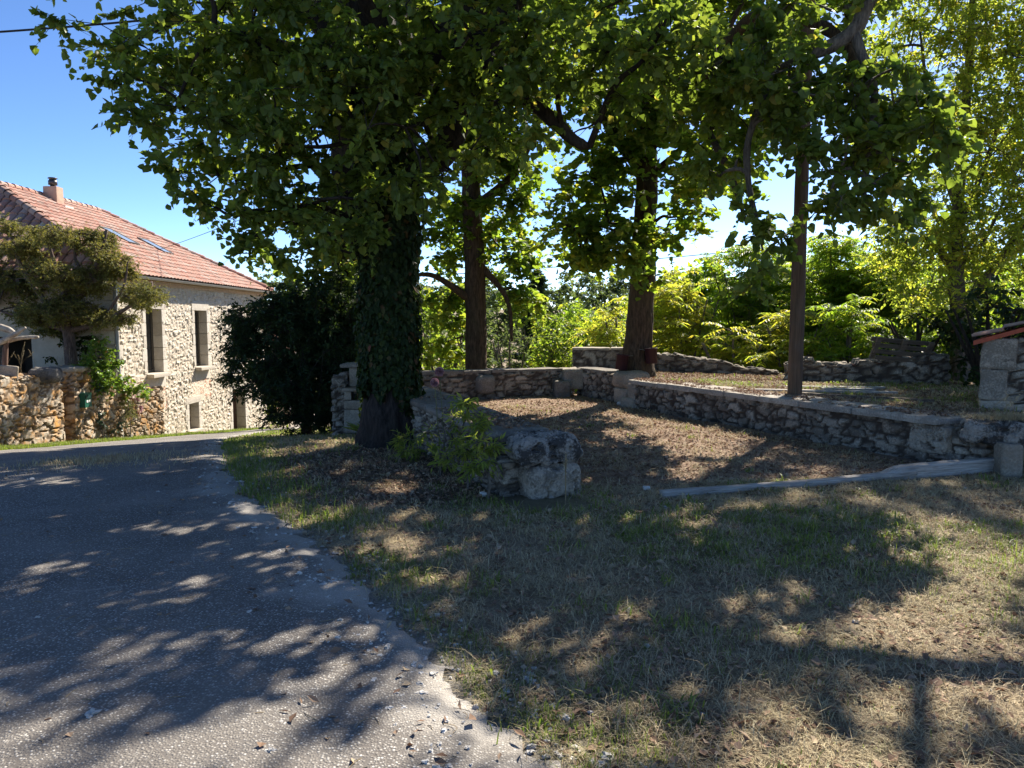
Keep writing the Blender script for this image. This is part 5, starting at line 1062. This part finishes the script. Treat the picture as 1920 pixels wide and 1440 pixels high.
# floodlight
p = WP(1178, 379, 14.5); fl = empty('floodlight', p, 'small floodlight with a pale glass face strapped to the maple trunk', 'floodlight')
def rbox(c, s, ax, ay_):
    V, F = box((0, 0, 0), s); V = np.stack([V[:,0]*cos(ay_)+V[:,2]*sin(ay_), V[:,1], -V[:,0]*sin(ay_)+V[:,2]*cos(ay_)], 1); V = np.stack([V[:,0], V[:,1]*cos(ax)-V[:,2]*sin(ax), V[:,1]*sin(ax)+V[:,2]*cos(ax)], 1); return V+np.array(c), F
sub(fl, 'housing', join([rbox(p, (.21, .07, .20), .25, .25), rbox(p+[.0,.06,0], (.14, .07, .14), .25, .25)]), m_plain('black_housing', (.03,.03,.03), .5), None, False)
sub(fl, 'glass', rbox(p+np.array([0, -.038, -.01]), (.175, .012, .165), .25, .25), m_plain('pale_reflector', (.7,.7,.66), .25, 0, .2), None, False)
sub(fl, 'bracket', tube([(p[0], p[1]+.05, p[2]-.04, .01), (p[0]+.12, p[1]+.12, p[2]-.06, .01), (p[0]+.25, p[1]+.25, p[2]-.02, .01)], 6, 8), M_frame)
# leaning pallet
pc = WP(1692, 657, 14.15); M_pal = m_wood('old_pallet_wood', (.19,.15,.11), (.08,.065,.05), (1,12,12)); pe = empty('wooden_pallet', pc, 'old grey wooden pallet leaning on top of the collapsed rubble wall', 'pallet')
ps = [rbox(pc+np.array([0, (.15-k*.1)*-.6, (k-1.5)*.115]), (1.15, .02, .085), .5, .10) for k in range(4)]; ps += [rbox(pc+np.array([q*.5, .03, -.05*q]), (.09, .05, .46), .5, .10) for q in (-1, 0, 1)]
sub(pe, 'slats', join(ps), M_pal, None, False)
# boards and edging on the upper garden
for i, (px, py, L, w, rzz, lab) in enumerate([(1560, 722, 1.7, .14, -.12, 'grey board lying on the upper garden, nearest the old rubble wall'), (1540, 733, 2.2, .12, -.20, 'grey board lying in front of the other loose board behind the pole'), (1590, 729, .8, .16, -.15, 'short pale board lying beside the pole')]):
    q = GP(px, py, .50); thing_mesh('loose_board', (lambda a: (a[0], a[1], {'rnd': np.full(8, .5)}))(box((q[0], q[1], float(zg(q[0], q[1]))+.03+.012*i), (L, w, .03), rzz)), M_tim, lab, 'board', 'loose boards on the upper garden', False)
qa = GP(1500, 742, .46); qb_ = GP(1752, 764, .40); dq = qb_-qa; Lq = np.hypot(dq[0], dq[1])
V, F, N = boxgrid(Lq, .16, .20, .08); V += N*((fbm(V*np.array([2, 14, 14]), 3, 3)-.5)*.02)[:, None]; V = rz(V, atan2(dq[1], dq[0]))+(qa+qb_)/2-[0, 0, .12]
thing_mesh('timber_edging', (V, F, {'rnd': V[:, 0]*0}), m_wood('brown_timber', (.16,.12,.085), (.07,.05,.04), (1,9,9)), 'old brown timber edging on the upper garden right of the pole', 'timber')
# ---- ruined stone shed
sx, sy = WP(1838, 700, 9.6)[:2]
shed = empty('stone_shed', (sx, sy, .1), 'small ruined stone shed with a red tiled lean to roof at the right edge', 'shed')
zt0 = WP(1838, 648, 9.6)[2]; SA = -.60
def sl_(u, v, z=None):
    q = (sx+u*cos(SA)-v*sin(SA), sy+u*sin(SA)+v*cos(SA)); return q if z is None else np.array([*q, z])
sub(shed, 'wall', masonry(sl_(.22, .2), sl_(2.6, .2), .4, -.2, -.2, zt0+.02, zt0+.86, cell=(.33,.3,.19), res=.026, disp=.045, seed=95), M_rub)
sub(shed, 'side_wall', masonry(sl_(.2, .45), sl_(.2, 2.6), .36, -.2, -.2, zt0-.02, zt0-.02, cell=(.33,.3,.19), res=.05, disp=.04, seed=96), M_rub)
M_q = m_stone('shed_quoin', [(.42,.35,.27), (.50,.43,.34), (.36,.30,.24)], (.06,.05,.04), lichen=.45)
sub(shed, 'quoins', join([block((*sl_(.15+.04*(k % 2), .18), -.2+k*.395), (.30+.08*(k % 2), .46, .39), SA, 0, .03, .018, 97+k, (k*.4) % 1, .03) for k in range(int((zt0+.05)/.395)+1)]), M_q)
sub(shed, 'recess_shade', box((*sl_(.60, -.03), zt0-.02), (.2, .06, .14), SA), M_shade, None, False)  # dark box on the wall face, coloured as the shade of a niche
ra, rb_, rc_, rd_ = sl_(-.09, -.10, zt0+.06), sl_(-.09, 2.8, zt0+.06), sl_(2.8, 2.8, zt0+1.04), sl_(2.8, -.10, zt0+1.04)
sub(shed, 'roof', join([roof_plane(ra, rb_, rc_, rd_, pit=.20, row=.36, amp=.04, seed=8)]), M_tile, None, False)
ve = np.array([0, 0, .002]); sub(shed, 'verge', (np.array([ra+ve, rb_+ve, rc_+ve, rd_+ve, ra-[0,0,.055], rb_-[0,0,.055], rc_-[0,0,.055], rd_-[0,0,.055]]), np.array([[0,1,2,3],[4,7,6,5],[0,3,7,4],[0,4,5,1]])), m_plain('red_brick_verge', (.42,.10,.055), .85, 0, .4, 9, .4), None, False)
# ---- driftwood arbour
M_drift = m_wood('driftwood', (.45,.40,.33), (.20,.16,.13), (3,3,3))
ar = empty('driftwood_arbour', WP(12, 700, 17.3), 'rustic arbour of twisted driftwood branches on the garden wall at the left edge', 'arbour')
def W3(px, py, Y=17.3): return tuple(WP(px, py, Y))
sub(ar, 'post', tube([(*W3(8, 720), .07), (*W3(9, 670), .065), (*W3(13, 632), .05)], 10, 16, .008), m_wood('post_wood', (.18,.11,.08), (.08,.05,.04), (9,9,1)))
sub(ar, 'post', tube([(*W3(-70, 720, 17.8), .07), (*W3(-68, 625, 17.8), .05)], 10, 16, .008), M_drift)
for k_, pth in enumerate([[(-90,650,.07),(-20,648,.075),(22,630,.06),(48,614,.02)], [(-80,620,.06),(-20,612,.08),(15,618,.07),(30,628,.03)], [(-60,632,.06),(0,640,.06),(40,634,.045),(72,632,.02)], [(-60,605,.05),(-10,612,.06),(26,622,.04)]]):
    sub(ar, 'branch', tube([(*W3(a, b, 17.2+.12*k_), c) for a, b, c in pth], 9, 26, .012, (6, 6, 6)), M_drift)
pg = WP(14, 705, 16.9); thing_mesh('leaning_slab', block((pg[0], pg[1], pg[2]-.12), (.42, .08, .36), .2, .1, .04, .01, 3, .8, .03), M_dress, 'grey stone slab standing on the wall below the arbour', 'stone')
pg = WP(70, 706, 17.9); thing_mesh('boulder', block((pg[0]+.2, pg[1], pg[2]-.14), (.66, .45, .36), .3, 0, .035, .06, 13, .1, .12, .08), m_stone('black_lichen_rock', [(.16,.15,.14), (.3,.28,.26)], (.05,.05,.05), .6), 'dark pitted boulder on top of the lichened wall', 'boulder')
# planted pots with orange stonecrop
M_sed = m_leaf('stonecrop', [(0,(.38,.14,.05)),(.5,(.48,.22,.06)),(1,(.35,.32,.07))], [(0,(.5,.2,.05)),(1,(.6,.4,.1))], .2, .6, .2)
def pot(px, py, Y, w, lab):
    p = WP(px, py, Y); e = empty('planter', p, lab, 'planter', 'planters of orange stonecrop on the walls'); V, F = lathe((0, 0, 0), [(0,-.16),(.22,-.16),(.30,.0),(.31,.02),(.27,.02),(.27,-.02),(0,-.02)], 18); V = V*np.array([w, .7, .8])+p
    sub(e, 'pot', (V, F), m_plain('dark_clay', (.07,.045,.035), .9)); R = rng(int(px)); n = 1500; a = R.uniform(0, 2*pi, n); r = R.random(n)**.5*.32
    Pq = np.stack([p[0]+np.cos(a)*r*w, p[1]+np.sin(a)*r*.7, p[2]+.02+.10*(1-(r/.32)**2)*R.random(n)], 1); LV = leaves(Pq, R.normal(size=(n, 3))*.7+[0, 0, .7], R.normal(size=(n, 3)), .05, .025, 'lance', R.random(n)); sub(e, 'stonecrop', LV, M_sed, None, False)
pot(35, 722, 17.6, 1.15, 'dark bowl of orange stonecrop beside the black boulder'); pot(138, 718, 19.4, 1.0, 'dark bowl of orange stonecrop on the gate pier above the letter box')
# letter box
p = WP(158, 750, 19.9); p = np.array([-11.26, 11.26*FPX/(960-157), 0]); p[2] = WP(157, 750, p[1])[2]
lb = empty('letter_box', p, 'dark green metal letter box on the gate pier', 'letter box'); M_lb = m_plain('green_enamel', (.015,.10,.065), .4, 0, .2)
sub(lb, 'body', box((p[0]-.02, p[1], p[2]), (.16, .30, .38)), M_lb, None, False); sub(lb, 'flap', box((p[0]+.07, p[1], p[2]+.09), (.02, .27, .09)), m_plain('green_dark', (.008,.04,.03), .4), None, False)
for q in (-1, 1): sub(lb, 'name_plate', box((p[0]+.066, p[1]+q*.055, p[2]-.03), (.01, .075, .06)), m_plain('white_label', (.7,.7,.66), .5), None, False)
# ---- climbing and bushy plants
def bushy(name, label, cat, blobs, mat, leaf, seed, dens, base, bark=None, group=None):
    R = rng(seed); t = empty(name, base, label, cat, group); Cs = []; tw = []
    for b in blobs:
        pts = blobpts(b, dens, R); Cs.append(pts); c = np.array(b[:3]); st0 = np.array([base[0]+(c[0]-base[0])*.3, base[1]+(c[1]-base[1])*.3, base[2]]); tw.append(tube(branch(st0, c, .014, .006, R, .03), 5, 8)); tw.append(sticks(np.repeat(c[None], len(pts), 0), pts, .004, .002))
    C = np.concatenate(Cs); lf, t2 = twig_leaves(C, leaf['r'], leaf['nt'], leaf['nl'], leaf['L'], leaf['wr'], leaf['shape'], seed, leaf.get('droop', .3)); tw.append(t2); V, F, A = join(tw); mk('stems', V, F, bark or M_barkg, t, A); mk('foliage', *lf[:2], mat, t, lf[2]); return t
CR = dict(r=.22, nt=7, nl=8, L=.075, wr=.8, shape='heart')
def PW(px, Y=None): return WP(px, 700, Y)
bushy('creeper', 'bright green creeper spilling over the garden wall beside the house', 'climbing plant', [PB(200, 718, 20.3, 48, 24, .3), PB(245, 730, 21.3, 40, 20, .2), PB(175, 692, 20.0, 40, 30, .4), PB(190, 665, 20.2, 26, 30, .4), PB(212, 695, 20.5, 24, 24, .2), PB(270, 738, 21.9, 22, 12, .15)], M_bright, CR, 401, 80, (-12.0, 21.0, -.1))
bushy('climbing_shrub', 'dark leafy shrub behind the gnarled trunk, against the house corner', 'shrub', [PB(165, 660, 20.9, 40, 40, .3), PB(110, 690, 20.8, 30, 26, .3), PB(150, 640, 21.0, 50, 20, .2)], M_ivy, CR, 402, 34, (-12.4, 20.9, 0))
bushy('garden_plant', 'low bright green plant between the boulder and the gate pier', 'plant', [PB(108, 715, 19.9, 24, 16, .4)], M_bright, CR, 403, 60, (-12.2, 20, 0))
bushy('wall_ivy', 'grey green ivy hanging down the wall right of the letter box', 'ivy', [(-11.32, 20.15, -.2, .10, .30, .28), (-11.30, 20.12, -.75, .10, .18, .40), (-11.28, 20.1, -1.25, .10, .14, .22), (-11.15, 20.8, -1.35, .1, .4, .12)], m_leaf('grey_ivy', [(0,(.05,.09,.06)),(.7,(.09,.14,.09)),(1,(.3,.34,.26))], [(0,(.05,.1,.04)),(1,(.1,.2,.06))], .15, .35, .5), dict(r=.12, nt=6, nl=6, L=.06, wr=.9, shape='heart'), 404, 150, (-11.2, 20.1, -1.6))
bushy('yellow_shrub', 'yellow green upright shrub growing at the foot of the garden wall', 'shrub', [(-11.05, 21.15, -1.0, .20, .28, .42), (-11.05, 21.15, -.65, .17, .22, .25)], m_leaf('gold_leaf', [(0,(.12,.14,.03)),(1,(.28,.26,.05))], [(0,(.3,.34,.05)),(1,(.5,.45,.08))], .3, .6, .2), dict(r=.14, nt=8, nl=9, L=.035, wr=.4, shape='lance'), 405, 200, (-11.0, 21.15, -1.75))
bushy('valerian', 'pink flowered plant on the garden wall next to the yellow green shrub', 'flower', [(-11.12, 21.75, -.65, .08, .14, .14), (-11.10, 21.95, -1.05, .08, .12, .10)], m_leaf('pink_petal', [(0,(.5,.16,.26)),(.6,(.6,.28,.38)),(1,(.3,.3,.2))], [(0,(.5,.2,.3)),(1,(.6,.4,.4))], .3, .6, .2), dict(r=.09, nt=6, nl=6, L=.035, wr=.9, shape='heart'), 406, 300, (-11.1, 21.8, -1.4))
bushy('verge_plant', 'bright green plants by the house corner behind the dark bush', 'plant', [PB(510, 780, 33, 16, 26, .5), PB(520, 805, 31, 20, 12, .5)], M_bright, dict(r=.3, nt=7, nl=8, L=.11, wr=.7, shape='heart'), 407, 14, (-10.5, 32.5, -3.3))
# leafy perennials beside the parapet
PER = dict(r=.15, nt=9, nl=7, L=.085, wr=.26, shape='lance', droop=.2)
M_per = m_leaf('perennial_leaf', [(0,(.10,.14,.03)),(.6,(.16,.20,.04)),(1,(.26,.25,.06))], [(0,(.35,.48,.05)),(1,(.6,.65,.08))], .45, .45, .3)
def sp(px, py): q = slope_pt(px, py); return (q[0], q[1], float(zg(q[0], q[1])))
def per(label, rows, seed, dens):
    b0 = WP(rows[0][0], 700, rows[0][2]); bushy('perennial_plant', label, 'plant', [PB(*r, rd_) for r, rd_ in rows_(rows)], M_per, PER, seed, dens, (b0[0], b0[1], float(zg(b0[0], b0[1]))), group='narrow leaved plants by the parapet')
def rows_(rows): return [((r[0], r[1], r[2], r[3], r[4]), .16) for r in rows]
per('tallest light green narrow leaved plant in front of the left parapet', [(876, 850, 6.95, 40, 32), (882, 795, 7.05, 34, 30), (884, 750, 7.1, 26, 28)], 411, 190)
per('light green narrow leaved plant touching the masonry beside the pitted end stone', [(915, 870, 6.55, 30, 30), (912, 825, 6.6, 28, 28)], 412, 200)
per('narrow leaved plant between the ivy clad trunk and the tallest plant', [(825, 855, 7.6, 36, 26), (832, 805, 7.8, 38, 32)], 413, 190)
per('low narrow leaved plant at the foot of the ivy clad trunk', [(775, 850, 8.5, 34, 20), (760, 825, 8.8, 32, 22)], 414, 200)
# pink flower heads
M_al = m_leaf('faded_pink_floret', [(0,(.34,.16,.20)),(.6,(.46,.25,.28)),(1,(.55,.38,.36))], [(0,(.4,.2,.25)),(1,(.5,.3,.3))], .25, .7, .1)
M_stem = m_plain('green_stem', (.12,.13,.05), .7)
for (px, py, Y, r, lab) in ((824, 697, 8.3, .048, 'larger upper round pink flower head on a tall stem by the parapet'), (815, 717, 8.0, .043, 'lower round pink flower head on a tall stem by the parapet')):
    p = WP(px, py, Y); b = (p[0]+.06, p[1], float(zg(p[0], p[1]))); e = empty('allium_flower', b, lab, 'flower', 'round pink flower heads'); sub(e, 'stem', tube([(*b, .005), (p[0]+.03, p[1], p[2]*.5, .0045), (*p, .004)], 6, 14), M_stem)
    R = rng(int(px)); n = 900; d = R.normal(size=(n, 3)); d /= np.linalg.norm(d, axis=1, keepdims=True); LV = leaves(p+d*r*.65, d+R.normal(size=(n, 3))*.3, R.normal(size=(n, 3)), r*.55, r*.3, 'lance', R.random(n)); sub(e, 'flower_head', LV, M_al, None, False)
# agave-like plant by the pillar
p = np.array([PX[0]+.42, 12.4, float(zg(PX[0]+.3, 12.4))]); p = np.array([*WP(683, 810, 12.2)[:2], 0]); p[2] = float(zg(p[0], p[1])); R = rng(8); n = 16; a = R.uniform(0, 2*pi, n); el = R.uniform(.4, 1.2, n)
LV = leaves(np.tile(p+[0, 0, .05], (n, 1)), np.stack([np.cos(a)*np.cos(el), np.sin(a)*np.cos(el), np.sin(el)], 1), np.tile([0, 0, 1.], (n, 1))+R.normal(size=(n, 3))*.2, .42, .07, 'lance', R.random(n), .3, .3); thing_mesh('spiky_plant', LV, m_leaf('spiky_leaf', [(0,(.2,.26,.05)),(1,(.34,.36,.08))], [(0,(.5,.6,.1)),(1,(.6,.6,.1))], .35, .4, .3), 'small yellow green spiky leaved plant between the pillar and the ivy clad trunk', 'plant')
# dry stalks
def stalks(label, pts, h, seed, mat=M_straw, n=9, spread=.12, lean=.25, name='dry_grass_stalks'):
    R = rng(seed); base = np.array(pts); t = []; fl_ = []
    for i in range(n):
        b = base+np.array([R.normal()*spread, R.normal()*spread*.5, 0]); a = R.uniform(0, 2*pi); H = h*R.uniform(.6, 1.1); l = R.uniform(0, lean)*H; e = b+[cos(a)*l, sin(a)*l, H]; m1 = b+[cos(a)*l*.3, sin(a)*l*.3, H*.55]
        t.append(tube([(*b, .003), (*m1, .0025), (*e, .0015)], 4, 8, cap=False)); k = 26; tt = R.random(k)[:, None]; Pq = m1+(e-m1)*(.45+.55*tt)+R.normal(size=(k, 3))*.006; D = np.tile(e-m1, (k, 1))+R.normal(size=(k, 3))*.12; fl_.append(leaves(Pq, D, R.normal(size=(k, 3)), .02, .006, 'lance', R.random(k)))
    V, F, A = join(t+fl_); tag(mk(name, V, F, mat, None, A), label, 'dry grass')
stalks('tall dry seed stalks standing on the gate pier', WP(140, 705, 19.8), .75, 1, spread=.22); stalks('long arching dry stalks beside the arbour post', WP(40, 705, 17.2), .8, 2, n=7, spread=.15, lean=.7)
stalks('two thin dry stalks in front of the pitted end stone', (*GP(1060, 940, 0)[:2], 0), .48, 3, n=4, spread=.002, lean=.1)
q = LC+np.array([.1, .0]); stalks('wiry dry seed stalks growing on the lintel stone', (q[0]+.0, q[1]+.15, .55), .26, 4, n=12, spread=.16, lean=1.0)
R = rng(93); n = 2600; x = q[0]+R.normal(size=n)*.22; y = q[1]+.12+R.normal(size=n)*.10; tag(mk('dry_thatch', *blades(x, y, R.uniform(.03, .14, n), np.full(n, .004), R.uniform(.7, .99, n), 94, np.full(n, .555))[:2], M_straw, None, {'rnd': np.repeat(R.random(n), 5)}), 'mat of dry grass lying on top of the lintel stone', None, None, 'stuff')
# a few loose stones
for i, (px, py, s, lab) in enumerate([(1212, 920, .06, 'pale stone on the grass near the timber'), (523, 1194-0, .045, 'white stone on the asphalt, nearest the viewer'), (906, 910+20, .05, 'white stone lying on the brown mulch'), (1163, 760, .10, 'pale stone in the gap between the two parapets')]):
    a = slope_pt(px, py) if i != 3 else GP(px, py, 0)[:2]; zq = float(zg(a[0], a[1])); o = thing_mesh('loose_stone', block((a[0], a[1], zq), (s*1.3, s, s*.7), i, 0, s/5, s*.12, i, .9, s*.22), M_peb, lab, 'stone')
